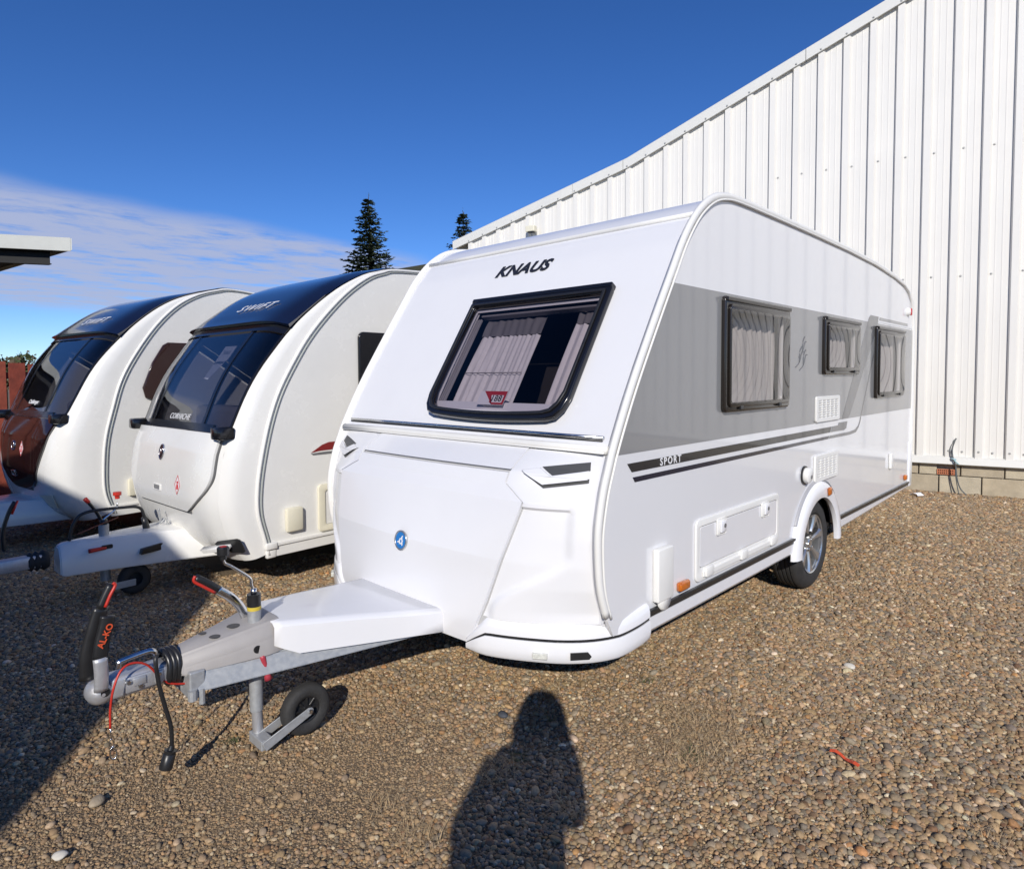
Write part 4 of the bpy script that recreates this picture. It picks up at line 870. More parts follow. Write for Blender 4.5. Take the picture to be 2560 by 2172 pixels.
# ================================================================== the two rounded caravans
def rounded_caravan(label, y0, hw, prof, g, zsplit, spec, x_len):
    yc = y0+hw
    t = thing('caravan', label, 'caravan', (prof[0][0]+2.5, yc, 0), 'caravans parked in a row')
    fk_ = spec.get('far', 1.); P = np.array(catmull([np.array(p) for p in prof], 6)); seg = np.r_[0, np.cumsum(np.linalg.norm(np.diff(P, axis=0), axis=1))]
    T_ = np.gradient(P, axis=0); T_ /= np.linalg.norm(T_, axis=1)[:, None]; Nn = np.stack([-T_[:, 1], T_[:, 0]], 1)
    iz = lambda z: float(np.interp(z, P[:, 1], seg)); smax = seg[-1]
    gs = np.array([iz(z) for z, _ in g]); gv = np.array([q for _, q in g])
    nn, mm = spec.get('sup', (6, 3))
    def pt(s_, v_, off=0.):
        x = np.interp(s_, seg, P[:, 0]); z = np.interp(s_, seg, P[:, 1]); n = np.array([np.interp(s_, seg, Nn[:, 0]), np.interp(s_, seg, Nn[:, 1])])
        b = np.interp(s_, gs, gv)*(max(0., 1-abs(v_)**nn))**(1/mm)
        q = b+off*(1 if abs(v_) < .97 else .5)
        return (x+n[0]*q, yc+v_*hw*(1+(off/hw if abs(v_) > .9 else 0)), z+n[1]*q)
    def panel(nm, s0, s1, vl, vr, off_, m, parent=t, ns=24, nv=20, th=.02, ang=35):
        S = np.linspace(s0, s1, ns); Gf, Gb = [], []
        for s_ in S:
            z = float(np.interp(s_, seg, P[:, 1])); a, b = vl(z), vr(z); vs = a+(b-a)*np.linspace(0, 1, nv); off = off_(s_) if callable(off_) else off_
            if fk_ < 1: vs = np.where(vs > 0, np.where(b >= .9999, vs*1+(1-vs)*0, vs*fk_), vs) if b < .9999 else (vs if a < 0 else 1-(1-vs)*(1-a*fk_)/(1-a))
            Gf.append([pt(s_, v_, off) for v_ in vs]); Gb.append([pt(s_, v_, off-th) for v_ in vs])
        return link(nm, shell(Gf, Gb), m, parent, smooth=True, ang=ang)
    xr = x_len
    out = [tuple(p) for p in P]+[(xr-.5, P[-1][1]-.01), (xr-.15, P[-1][1]-.14), (xr, P[-1][1]-.5), (xr, .36), (P[0][0]+.05, .36)]
    for yy in (y0+.012, y0+2*hw-.012): link('side_wall', plate(out, t=.024, fn=SIDE(yy)), CREAMW, t)
    RPp = [tuple(P[-1])]+[(xr-.5, P[-1][1]-.01), (xr-.15, P[-1][1]-.14), (xr, P[-1][1]-.5), (xr, .36)]
    link('roof', shell([[(x, y, z) for y in np.linspace(y0+.025, y0+2*hw-.025, 6)] for x, z in RPp], (-.02, 0, -.02)), CREAMW, t)
    link('floor', box(P[0][0]+.1, xr-.05, y0+.03, y0+2*hw-.03, .335, .358), DARK, t)
    link('underbody', box(P[0][0]+.2, xr-.2, y0+.3, y0+2*hw-.3, .24, .333), DARK, t)
    vw = spec['vw']; zh, zw1, zw0, zlid = zsplit; one = lambda q: (lambda z: q)
    # wings at both corners, full height
    panel('front_wing', 0, smax, one(-1), lambda z: -vw(z)-.006, 0, CREAMW, nv=12, ns=50); panel('front_wing', 0, smax, lambda z: vw(z)+.006, one(1), 0, CREAMW, nv=12, ns=50)
    for yy, sg in ((y0-.004, -1), (y0+2*hw+.004, 1)):
        r_ = link('awning_rail', tube([(x+.02, yy, z-.004) for x, z in P]+[(xr-.5, yy, P[-1][1]-.02)], .017, 8, 0, flat=.7), CREAMW, t, smooth=True)
        link('rail_insert', tube([(x+.052, yy+.0, z-.016) for x, z in P]+[(xr-.5, yy, P[-1][1]-.05)], .009, 6, 0), mat('rail_grey', (.36, .38, .36), .4), r_, smooth=True)
    # dark hood over the front
    hoff = lambda q: .014+.034*math.exp(-(q-iz(zh))/.09)
    hd = panel('sunroof_hood', iz(zh), smax, lambda z: -vw(z), lambda z: vw(z), lambda q: .014+.034*math.exp(-(q-iz(zh))/.09), NAVYP, ns=40, th=.05)
    panel('hood_lip', iz(zw1)+.012, iz(zh)-.004, lambda z: -vw(z), lambda z: vw(z), .012, BLACKG, hd, ns=5)
    # window surround, three panes
    sr = panel('window_surround', iz(zw0), iz(zw1)+.008, lambda z: -vw(z)*.995, lambda z: vw(z)*.995, -.045, BLACKG, ns=3, nv=30) if False else None
    vd = spec['vd']
    wn2 = panel('front_window', iz(zw0), iz(zw1), one(-vd), one(vd), .004, SGLASS, th=.006)
    for sg in (-1, 1):
        lo, hi = (one(vd+.045), lambda z: vw(z)-.012)
        if sg > 0: panel('side_pane', iz(zw0)+.0, iz(zw1), lo, hi, .002, SGLASS, th=.006)
        else: panel('side_pane', iz(zw0)+.0, iz(zw1), lambda z: -vw(z)+.012, one(-vd-.045), .002, SGLASS, th=.006)
        a, b = (vd, vd+.045) if sg > 0 else (-vd-.045, -vd)
        panel('window_pillar', iz(zw0), iz(zw1)+.01, one(a), one(b), .006, BLACKG, nv=4)
        panel('window_edge', iz(zw0), iz(zw1)+.01, (lambda z: vw(z)-.014) if sg > 0 else (lambda z: -vw(z)+.001), (lambda z: vw(z)-.001) if sg > 0 else (lambda z: -vw(z)+.014), .004, BLACKG, nv=3)
    panel('window_sill', iz(zw0)-.035, iz(zw0)+.02, lambda z: -vw(z)*.8, lambda z: vw(z)*.8, .006, BLACKG, ns=4)
    # interior behind the glass
    link('interior_wall', box(P[0][0]+1.3, P[0][0]+1.33, y0+.03, y0+2*hw-.03, .36, 2.45), mat('interior_tan', (.20, .16, .12), .8), t)
    link('dashboard', box(P[0][0]-.02, P[0][0]+.6, y0+.05, y0+2*hw-.05, zw0-.10, zw0-.06), LINER, t)
    link('seat_cushion', box(P[0][0]+.15, P[0][0]+.35, y0+.25, y0+2*hw-.25, .5, zw0+.18, .05, 3), mat('cushion', (.30, .27, .26), .9, var=.1), t, smooth=True)
    # locker lid and lower front
    vl_ = spec['lid']
    ld2 = panel('locker_lid', iz(zlid), iz(zw0)-.04, lambda z: -vl_(z), lambda z: vl_(z), .020, spec['lidmat'], ns=34, nv=26, th=.03)
    panel('lid_gap_shade', iz(zlid)-.012, iz(zw0)-.045, lambda z: -vl_(max(z, zlid+.004))-.012, lambda z: vl_(max(z, zlid+.004))+.012, .004, mat('gap_shade', (.12, .12, .12), .6), ns=34, nv=26)  # grey sheet behind the lid, painted as the shadow line around it
    panel('lower_front', iz(.30), iz(zw0)-.04, lambda z: -vw(z)-.004, lambda z: vw(z)+.004, -.004, CREAMW, ns=20, nv=26)
    # mirror-like dark corner blocks at the ends of the sill
    for sg in (-1, 1):
        c0 = np.array(pt(iz(zw0)-.03, sg*(vw(zw0)-.015)*(fk_ if sg > 0 else 1), .03))
        link('wing_block', box(c0[0]-.07, c0[0]+.06, c0[1]-.06, c0[1]+.06, c0[2]-.045, c0[2]+.045, .018, 2), BLACKG, t, smooth=True, ang=40)
    def ff_(s_, v_, off):     # local frame on the front
        o = np.array(pt(s_, v_, off)); e = .01; a = np.array(pt(s_+e, v_, off))-np.array(pt(s_-e, v_, off)); a /= np.linalg.norm(a); b = np.array(pt(s_, v_-e, off))-np.array(pt(s_, v_+e, off)); b -= a*np.dot(a, b); b /= np.linalg.norm(b); n = np.cross(b, a)
        return lambda q, w_, c_: tuple(o+b*q+a*w_+n*c_)
    return t, pt, iz, ff_, hd, ld2, wn2
# both are parked slightly turned; each is built square in its own frame and then turned about its near front corner
def turned(piv, deg):
    th = math.radians(deg); a = np.array([math.cos(th), math.sin(th), 0]); n = np.array([-math.sin(th), math.cos(th), 0]); pv = np.array([piv[0], piv[1], 0.])
    def f(u, v, yl): P = onpl(u, v, pv+n*(yl-piv[1]), n); d = P-pv; return np.array([piv[0]+np.dot(d, a), yl, P[2]])
    def apply(o):
        l = np.array(o['_l']); d = l-pv; o.location = pv+a*d[0]+n*d[1]+np.array([0, 0, d[2]]); o.rotation_euler = (0, 0, th)
    return f, apply
ony2, turn2 = turned((-.20, 2.87), 2.5)
ony3, turn3 = turned((-.55, 5.40), 7.5)
# --- second caravan
y2 = 2.87
pr2 = [ony2(u, v, y2)[[0, 2]] for u, v in ((545, 1115), (530, 1090), (517, 1040), (517, 985), (526, 920), (541, 850), (561, 790), (591, 730), (621, 680), (661, 630), (701, 590), (741, 562), (771, 552), (800, 548))]
pr2 = [np.array((pr2[0][0]-.02, .30))]+pr2[1:]+[np.array((1.6, 2.545))]
c2, pt2, iz2, ff2, hd2, ld2_, wn_2 = rounded_caravan('white rounded caravan with navy hood and white front lid, second from the right', y2, .90, pr2,
    [(.30, .17), (.45, .25), (.7, .29), (1.0, .29), (1.25, .25), (1.6, .22), (2.0, .17), (2.25, .10), (2.4, .045), (2.48, .015), (2.54, .0)], (1.895, 1.835, 1.175, .645),
    dict(vw=lambda z: float(np.interp(z, [.3, .9, 1.2, 2.0, 2.4, 2.6], [.90, .905, .91, .965, .975, .975])), vd=.52, lid=lambda z: .86*(1-max(0, (.90-z)/.26)**2.4*.40), lidmat=CREAMW, far=.93), 6.4)
link('lettering', text('SWIFT', .135, ff2(iz2(2.06), -.16, .028), shear=.30, bold=0, space=1.25, wid=1.3), WTEXT, hd2)
link('lettering', text('CORNICHE', .066, ff2(iz2(1.225), -.07, .012), bold=0, wid=1.05, space=1.1, shear=.15), WTEXT, wn_2)
nt_ = link('note_sheet', plate([(-.10, -.16), (-.02, -.17), (.10, .03), (.10, .15), (-.10, .15)], t=.001, fn=ff2(iz2(1.62), -.30, -.012)), PAPER, c2)
link('note_text', text('SOLD', .045, ff2(iz2(1.69), -.30, -.009), depth=.0008), INK, nt_); link('note_text', text('LAWRENCE', .036, ff2(iz2(1.61), -.30, -.009), depth=.0008), INK, nt_)
fb = ff2(iz2(.965), .02, .023)
el = lambda a, b, n=28: [(a*math.cos(2*math.pi*k/n), b*math.sin(2*math.pi*k/n)) for k in range(n)]
bd2 = link('badge', plate(el(.048, .062), [el(.038, .051)], t=.012, bev=.003, fn=fb), CHROME, ld2_, smooth=True, ang=50)
link('badge_disc', plate(el(.039, .052), t=.006, fn=fb), BLACKG, ld2_)
link('badge_mark', join(plate(el(.012, .030), t=.004, fn=lambda a, b, c: fb(a-.012, b-.004, c+.006)), plate(el(.012, .022), t=.004, fn=lambda a, b, c: fb(a+.014, b+.012, c+.006))), CHROME, ld2_)
fd2 = ff2(iz2(.78), -.38, .0215)
SIGN = mat('sign_red', (.62, .03, .04), .5)
def lpg(fd, par):
    link('gas_label', plate([(0, -.075), (.052, 0), (0, .075), (-.052, 0)], t=.0012, fn=fd), WTEXT, par)
    link('gas_label_border', plate([(0, -.073), (.050, 0), (0, .073), (-.050, 0)], [[(0, -.064), (.044, 0), (0, .064), (-.044, 0)]], t=.0012, fn=lambda a, b, c: fd(a, b, c+.0014)), SIGN, par)
    link('gas_label_bottle', plate(rr(-.015, .015, -.034, .026, .005)+[(-.006, .026)][:0], t=.0012, fn=lambda a, b, c: fd(a, b, c+.0014)), SIGN, par)
    link('gas_label_text', text('LPG', .018, lambda a, b, c: fd(a, b+.006, c+.003), depth=.0006), WTEXT, par)
lpg(fd2, ld2_)
fh = ff2(iz2(.735), .05, .023); hn = link('lid_handle', plate(rr(-.07, .07, -.024, .024, .006), [rr(-.058, .058, -.016, .016, .004)], t=.01, bev=.002, fn=fh), CREAMW, ld2_); link('handle_grip', plate(rr(-.056, .056, -.014, .014, .003), t=.006, fn=fh), mat('handle_grey', (.22, .22, .22), .4), ld2_)
# front lamp recess low on the near corner
fl = ff2(iz2(.46), -.90, .006)
lr = link('lamp_recess', plate([(-.17, .04), (-.13, .065), (.10, .075), (.13, .06), (.13, -.075), (.10, -.085), (-.02, -.075), (-.08, -.03)], t=.008, fn=lambda a, b, c: fl(a*.8+.02, b*.72-.015, c)), BLACKP, c2)
link('lamp_fin', plate([(-.22, .002), (.03, .006), (.035, -.016), (.02, -.026), (-.20, -.026)], t=.05, bev=.004, fn=lambda a, b, c: fl(a, b, c+.028)), CREAMW, lr)
# side details
def sbox(nm, x0, x1, z0, z1, d, m, y, par, bev=.01): return link(nm, box(x0, x1, y-d, y-.001, z0, z1, bev, 2), m, par, smooth=True, ang=40)
sbox('service_flap', -.03, .105, .44, .62, .045, CREAMP, y2, c2, .015)
dr = link('locker_door', plate(rr(.25, .80, .39, .76, .03), [rr(.31, .74, .44, .71, .02)], t=.02, bev=.004, fn=SIDE(y2-.011)), CREAMP, c2, smooth=True, ang=40)
link('door_panel', plate(rr(.313, .737, .443, .707, .018), t=.010, fn=SIDE(y2-.006)), CREAMW, dr)
sw2 = link('side_window', plate(rr(.64, 1.7, 1.40, 1.965, .05), t=.03, bev=.01, fn=SIDE(y2-.016)), BLACKG, c2, smooth=True, ang=50)
link('red_graphic', plate([(.20, 1.012), (.30, 1.068), (.36, 1.085), (.75, 1.085), (.75, 1.030), (.28, 1.022)], t=.0012, fn=SIDE(y2-.002)), mat('side_red', (.22, .02, .018), .4), c2)
link('grey_graphic', plate([(.20, 1.006), (.30, 1.012), (.75, 1.010), (.75, .992), (.22, .992)], t=.0012, fn=SIDE(y2-.002)), GREYSTR, c2)
link('skirt_rail', box(-.12, 6.2, y2-.022, y2-.002, .352, .378, .005), CREAMW, c2); link('rail_end', box(-.19, -.10, y2-.030, y2+.01, .335, .385, .008, 2), CREAMW, c2, smooth=True)
link('side_skirt', box(-.13, 6.2, y2-.010, y2+.02, .275, .350, .004), CREAMW, c2); link('skirt_end', box(-.18, -.105, y2-.016, y2+.02, .270, .332, .008, 2), CREAMW, c2, smooth=True)
# hitch of the second caravan
hy = 3.76
def hsec(x, h, zt0, zb0): return [(x, hy-h, zb0), (x, hy-h, (zt0*.55+zb0*.45)), (x, hy-h+.035, zt0-.012), (x, hy-h+.07, zt0), (x, hy+h-.07, zt0), (x, hy+h-.035, zt0-.012), (x, hy+h, (zt0*.55+zb0*.45)), (x, hy+h, zb0)]
bm = loft([hsec(-1.25, .085, .43, .235), hsec(-1.22, .095, .445, .225), hsec(-.95, .15, .452, .225), hsec(-.62, .21, .452, .215), hsec(-.40, .30, .445, .22), hsec(-.15, .48, .43, .24)])
bmesh.ops.bevel(bm, geom=[e for e in bm.edges if e.calc_face_angle(0) > .5], offset=.008, segments=2, affect='EDGES')
hc2 = link('hitch_cover', bm2me(bm), CREAMW, c2, smooth=True, ang=45)
def onhc(u, v): return ony2(u, v, hy-.17)
link('cover_slot', plate([(-.09, -.025), (.08, -.022), (.11, -.005), (.10, .022), (.05, .03), (-.08, .012)], t=.05, bev=.004, fn=lambda a, b, c: (-.70+a, hy-.19-c-a*-.18, .335+b)), BLACKP, hc2)
h2y = hy-.14
link('clamp_handle', tube([ony2(180, 1119, h2y), ony2(205, 1114, h2y), ony2(216, 1112, h2y)], lambda q: .016-.006*q, 8, 4), RED, hc2, smooth=True)
link('clamp_recess', plate(rr(-.035, .035, -.014, .014, .008), t=.01, fn=lambda a, b, c: (ony2(218, 1110, h2y)[0]+a, h2y+.004-c, ony2(218, 1110, h2y)[2]+b)), BLACKP, hc2)
j2 = ony2(211, 1080, hy); js = link('jockey_stem', tube([(j2[0], hy, .12), (j2[0], hy, .53)], .033, 16, 0), GALV, c2, smooth=True, ang=50)
link('black_cap', tube([(j2[0], hy, .53), (j2[0], hy, .565)], .024, 14, 0), BLACKP, js, smooth=True)
link('crank_rod', tube([(j2[0], hy, .56), ony2(213, 1052, hy), ony2(236, 1032, hy), ony2(238, 1020, hy)], .007, 8, 4), CHROME, js, smooth=True)
kq = ony2(238, 1004, hy); link('crank_knob', lathe([(0, -.03), (.016, -.03), (.017, -.008), (.028, -.004), (.028, .020), (0, .022)], tuple(kq), 'z', 12), RED, js)
hb2 = link('handbrake_lever', tube([ony2(208, 1062, hy+.05), ony2(196, 1040, hy+.05), ony2(176, 1016, hy+.05)], .019, 10, 4, flat=.6), BLACKP, c2, smooth=True)
link('brake_tip', tube([ony2(180, 1020, hy+.04), ony2(172, 1012, hy+.04)], .015, 8, 0), RED, hb2, smooth=True)
jw2 = link('jockey_wheel', lathe([(.05, -.025), (.09, -.033), (.108, -.02), (.111, 0), (.108, .02), (.09, .033), (.05, .025), (0, .02), (0, -.02)], (-.80, hy-.10, .112), 'y', 30), RUBBER, c2, smooth=True, ang=50)
link('jockey_fork', box(j2[0]-.02, -.80, hy-.14, hy-.134, .07, .12, .004), GALV, jw2)
link('coupling', join(box(-1.62, -1.30, hy-.045, hy+.045, .31, .395, .012, 2), lathe([(0, -.06), (.05, -.04), (.06, 0), (.05, .04), (0, .06)], (-1.63, hy, .345), 'y', 20)), CAST, c2, smooth=True, ang=40)
link('gaiter', lathe([(.05, -1.42), (.065, -1.40), (.05, -1.385), (.068, -1.37), (.052, -1.35), (.07, -1.33), (.055, -1.30)], (0, hy, .35), 'x', 20), RUBBER, c2, smooth=True)
link('coupling_handle', tube([ony2(8, 1118, hy), ony2(6, 1080, hy), ony2(18, 1040, hy), ony2(30, 1018, hy)], .02, 10, 4, flat=.6), BLACKP, c2, smooth=True)
link('handle_edge', tube([ony2(24, 1044, hy-.02), ony2(36, 1016, hy-.02)], .007, 8, 0), RED, c2, smooth=True)
link('power_cable', tube([ony2(140, 1098, hy), ony2(150, 1062, hy), ony2(175, 1040, hy), ony2(250, 1030, hy), ony2(282, 1030, hy), ony2(292, 1045, hy), ony2(295, 1062, hy)], .011, 8), BLACKP, c2, smooth=True)
link('cable_plug', tube([ony2(292, 1050, hy), ony2(299, 1080, hy), ony2(301, 1098, hy)], lambda q: .02+.016*q, 12, 3), BLACKP, c2, smooth=True)
link('safety_cable', tube([ony2(155, 1085, hy-.03), ony2(195, 1068, hy-.03), ony2(240, 1050, hy)], .004, 6), mat('rusty_wire', (.20, .06, .03), .5), c2, smooth=True)
link('cover_clip', tube([ony2(322, 1032, hy), ony2(325, 1048, hy), ony2(326, 1062, hy), ony2(336, 1052, hy), ony2(341, 1066, hy)], .006, 6), GALV, c2, smooth=True)
# --- third caravan
y3 = 5.4
pr3 = [ony3(u, v, y3)[[0, 2]] for u, v in ((225, 1055), (208, 1000), (205, 950), (209, 890), (223, 830), (241, 770), (271, 715), (311, 660), (351, 622), (391, 600), (431, 590), (470, 588))]
pr3 = [np.array((pr3[0][0]+.0, .30))]+pr3[1:]+[np.array((1.3, 2.535))]
c3, pt3, iz3, ff3, hd3, ld3, wn3 = rounded_caravan('white rounded caravan with dark maroon lower front lid, farthest left', y3, .86, pr3,
    [(.30, .22), (.45, .33), (.7, .40), (1.0, .40), (1.25, .36), (1.6, .30), (2.0, .22), (2.25, .13), (2.4, .06), (2.48, .015), (2.53, .0)], (1.91, 1.85, 1.17, .56),
    dict(vw=lambda z: float(np.interp(z, [.3, .6, 1.0, 1.2, 2.0, 2.4, 2.6], [.60, .66, .82, .88, .95, .965, .965])), vd=.46, lid=lambda z: float(np.interp(z, [.56, .58, .62, .70, .9, 1.15], [.22, .36, .46, .54, .69, .83])), lidmat=MAROON, sup=(6, 3), far=.88), 6.0)
link('lettering', text('SWIFT', .135, ff3(iz3(2.06), -.10, .028), shear=.30, bold=0, space=1.25, wid=1.25), WTEXT, hd3)
link('lettering', text('Challenger', .060, ff3(iz3(1.27), -.05, .010), bold=.001, shear=.1), WTEXT, wn3)
f3 = ff3(iz3(.90), .12, .023); link('badge', plate(el(.04, .05), [el(.03, .04)], t=.012, bev=.003, fn=f3), CHROME, ld3, smooth=True, ang=50); link('badge_disc', plate(el(.031, .041), t=.006, fn=f3), BLACKG, ld3)
lpg(ff3(iz3(.885), -.15, .0215), ld3)
f3h = ff3(iz3(.66), .12, .023); link('lid_handle', plate(rr(-.05, .05, -.03, .03, .006), [rr(-.042, .042, -.022, .022, .004)], t=.01, bev=.002, fn=f3h), CHROME, ld3)
sw3 = link('side_window', plate([(.03, 1.96), (1.2, 1.96), (1.2, 1.36), (-.10, 1.36), (-.20, 1.40), (-.225, 1.50), (-.13, 1.75), (-.02, 1.93)], t=.03, bev=.01, fn=SIDE(y3-.016)), mat('side_dark_gloss', (.03, .012, .010), .05, coat=.8), c3, smooth=True, ang=50)
sbox('service_flap', -.39, -.26, .44, .61, .045, CREAMP, y3, c3, .015)
link('skirt_rail', box(-.55, 6.0, y3-.022, y3-.002, .345, .370, .005), CREAMW, c3); link('side_skirt', box(-.54, 6.0, y3-.010, y3+.02, .262, .343, .004), CREAMW, c3)
fl3 = ff3(iz3(.50), -.62, .002); link('lamp_recess', plate([(-.14, .05), (.13, .07), (.13, -.07), (-.02, -.06), (-.09, .02)], t=.006, fn=fl3), CREAMP, c3)
hy = 6.20
bm = loft([hsec(-2.05, .085, .43, .235), hsec(-2.0, .095, .445, .225), hsec(-1.6, .16, .452, .225), hsec(-1.25, .24, .452, .215), hsec(-1.0, .34, .445, .22), hsec(-.7, .5, .43, .24)])
bmesh.ops.bevel(bm, geom=[e for e in bm.edges if e.calc_face_angle(0) > .5], offset=.008, segments=2, affect='EDGES')
link('hitch_cover', bm2me(bm), CREAMW, c3, smooth=True, ang=45)
jw3 = link('jockey_wheel', lathe([(.05, -.025), (.09, -.033), (.108, -.02), (.111, 0), (.108, .02), (.09, .033), (.05, .025), (0, .02), (0, -.02)], (-1.5, hy-.1, .112), 'y', 30), RUBBER, c3, smooth=True, ang=50)
link('jockey_stem', tube([(-1.68, hy, .06), (-1.68, hy, .6)], .03, 14, 0), GALV, c3, smooth=True)
for t_, yy in ((c2, y2), (c3, y3)):
    for yw in (yy+.03, yy+1.9): 
        w3 = link('wheel', lathe([(.0, .02), (.19, .01), (.20, .0), (.30, .0), (.32, .03), (.32, .16), (.30, .19), (.18, .19)], (3.2, yw, .32), 'y', 40), RUBBER, t_, smooth=True, ang=40)

turn2(c2); turn3(c3)

# ------------------------------------------------------------------ unseen building behind the viewer, its outline shaped to cast the left shadow
LH = -SUN[:2]/np.linalg.norm(SUN[:2]); COT = math.hypot(SUN[0], SUN[1])/SUN[2]
bnrm = np.array([math.cos(math.radians(17.4)), math.sin(math.radians(17.4))]); bdir = np.array([-bnrm[1], bnrm[0]]); BO = -6.7
def shadow_src(gp, z=0.):
    gp = np.array(gp[:2])-LH*0; tq = (np.dot(gp, bnrm)-BO)/np.dot(LH, bnrm); q = gp-LH*tq; return (np.dot(q, bdir), tq/COT+z)
k0, k1 = shadow_src(onz(0, 1690)), shadow_src(onz(430, 1212))
q2, q3 = ony(226, 1058, 5.42), onx(40, 1000, -1.02)
k2 = shadow_src(q2[:2], q2[2]); k3 = shadow_src(q3[:2], q3[2])
sl0 = (k1[1]-k0[1])/(k1[0]-k0[0]); wl0 = (k0[0]-(k0[1]-1.2)/sl0, 1.2)
k2 = (k2[0], k2[1]+.10); k3 = (k3[0], k3[1]+.28); q1 = ony(340, 1086, 3.64); k1b = shadow_src(q1[:2], q1[2])
pk = (k3[0]+.6, k3[1]+(k3[1]-k2[1])/(k3[0]-k2[0])*.6)
gam = [(wl0[0], 0), wl0, k1, k1b, k2, pk, (2*pk[0]-k1[0], k1[1]), (2*pk[0]-wl0[0], 1.2), (2*pk[0]-wl0[0], 0)]
def bfn(a, b, c): q = bdir*a+bnrm*(BO+c); return (q[0], q[1], b)
bar_ = thing('caster', 'unseen grey barn behind the viewer whose shadow falls across the left', 'building', bfn(pk[0], 0, -4))
link('wall', plate(gam, t=.3, fn=lambda a, b, c: bfn(a, b, c-.15)), mat('caster_wall', (.30, .28, .26), .7, var=.1), bar_)
link('rear_wall', plate(gam, t=.3, fn=lambda a, b, c: bfn(a, b, c-8.15)), mat('caster_wall2', (.30, .28, .26), .7, var=.1), bar_)
rs = []
for (a, b) in ((1, 2), (2, 3), (3, 4), (4, 5), (5, 6), (6, 7)):
    p, q = gam[a], gam[b]; v = [bfn(p[0], p[1], -.02), bfn(q[0], q[1], -.02), bfn(q[0], q[1], -8.3), bfn(p[0], p[1], -8.3)]
    rs.append(mesh(v+[(x_, y_, z_-.08) for x_, y_, z_ in v], [(0, 1, 2, 3), (7, 6, 5, 4), (0, 4, 5, 1), (1, 5, 6, 2), (2, 6, 7, 3), (3, 7, 4, 0)]))
link('roof', join(*rs), mat('caster_roof', (.10, .10, .10), .6), bar_)
link('caster_door', box(pk[0]-1.4, pk[0]+1.4, 0, 2.6, .02, .06, fn=bfn), mat('caster_door_grey', (.16, .17, .18), .5), bar_)

# ------------------------------------------------------------------ the photographer
fz_ = np.array([math.cos(CYAW), math.sin(CYAW), 0]); rx_ = np.array([math.sin(CYAW), -math.cos(CYAW), 0])
pb0 = np.array([CPOS[0], CPOS[1], 0])-fz_*.24
def pp(r, f, z): q = pb0+rx_*r+fz_*f; return (q[0], q[1], z)
per = thing('person', 'person in a dark jacket holding a camera up to the eye, casting the foreground shadow', 'person', tuple(pb0))
def skin(nm, verts, edges, radii, root, m, parent, sub=2):
    me = bpy.data.meshes.new(nm); me.from_pydata(verts, edges, []); me.update()
    o = bpy.data.objects.new('tmp', me); COL.objects.link(o); o.modifiers.new('s', 'SKIN')
    if not me.skin_vertices: 
        bpy.context.view_layer.objects.active = o
    for i, r in enumerate(radii): me.skin_vertices[0].data[i].radius = r if isinstance(r, tuple) else (r, r)
    me.skin_vertices[0].data[root].use_root = True
    sd = o.modifiers.new('d', 'SUBSURF'); sd.levels = sub; sd.render_levels = sub
    dg = bpy.context.evaluated_depsgraph_get(); dg.update(); out = bpy.data.meshes.new_from_object(o.evaluated_get(dg)); bpy.data.objects.remove(o); out.materials.clear()
    return link(nm, out, m, parent, smooth=True)
JACK = mat('dark_jacket', (.03, .035, .05), .85, var=.15, vscale=12, bump=.2); TROU = mat('dark_trousers', (.035, .035, .04), .9); SKIN = mat('skin', (.45, .27, .19), .55); HAIR = mat('brown_hair', (.05, .03, .02), .7)
V = [pp(-.13, 0, .95), pp(-.13, 0, 1.15), pp(-.10, .01, 1.34), pp(-.06, .02, 1.45), pp(-.01, .03, 1.55), pp(0, .05, 1.62),
     pp(-.21, 0, .86), pp(-.20, .01, .48), pp(-.19, -.02, .09), pp(-.20, .10, .05), pp(-.03, 0, .86), pp(-.02, .01, .48), pp(-.01, -.02, .09), pp(0, .10, .05),
     pp(-.21, .01, 1.43), pp(-.28, .06, 1.20), pp(-.12, .20, 1.46), pp(.03, .01, 1.40), pp(.125, .06, 1.285), pp(.11, .20, 1.47)]
E_ = [(0, 1), (1, 2), (2, 3), (3, 4), (4, 5), (0, 6), (6, 7), (7, 8), (8, 9), (0, 10), (10, 11), (11, 12), (12, 13), (2, 14), (14, 15), (15, 16), (2, 17), (17, 18), (18, 19)]
Rr_ = [(.18, .14), (.19, .15), (.19, .15), (.15, .12), .105, .085, .105, .075, .055, .05, .105, .075, .055, .05, .085, .075, .055, .07, .062, .050]
body = skin('body', V, E_, Rr_, 0, JACK, per)
hd_ = link('head', lathe([(0, -.13), (.035, -.125), (.060, -.09), (.075, -.03), (.079, .02), (.074, .07), (.05, .105), (0, .118)], pp(0, .06, 1.655), 'z', 20), SKIN, per, smooth=True)
link('hair', lathe([(.083, -.06), (.088, .02), (.083, .075), (.055, .112), (0, .125)], pp(0, .048, 1.66), 'z', 20), HAIR, hd_, smooth=True)
link('hood', lathe([(.17, -.26), (.15, -.16), (.13, -.08), (.118, 0), (.105, .06), (.075, .108), (0, .128)], pp(0, .02, 1.668), 'z', 20), JACK, per, smooth=True)
link('nose', lathe([(0, -.02), (.012, -.015), (.007, .03), (0, .035)], pp(0, .142, 1.64), 'z', 8), SKIN, hd_, smooth=True)
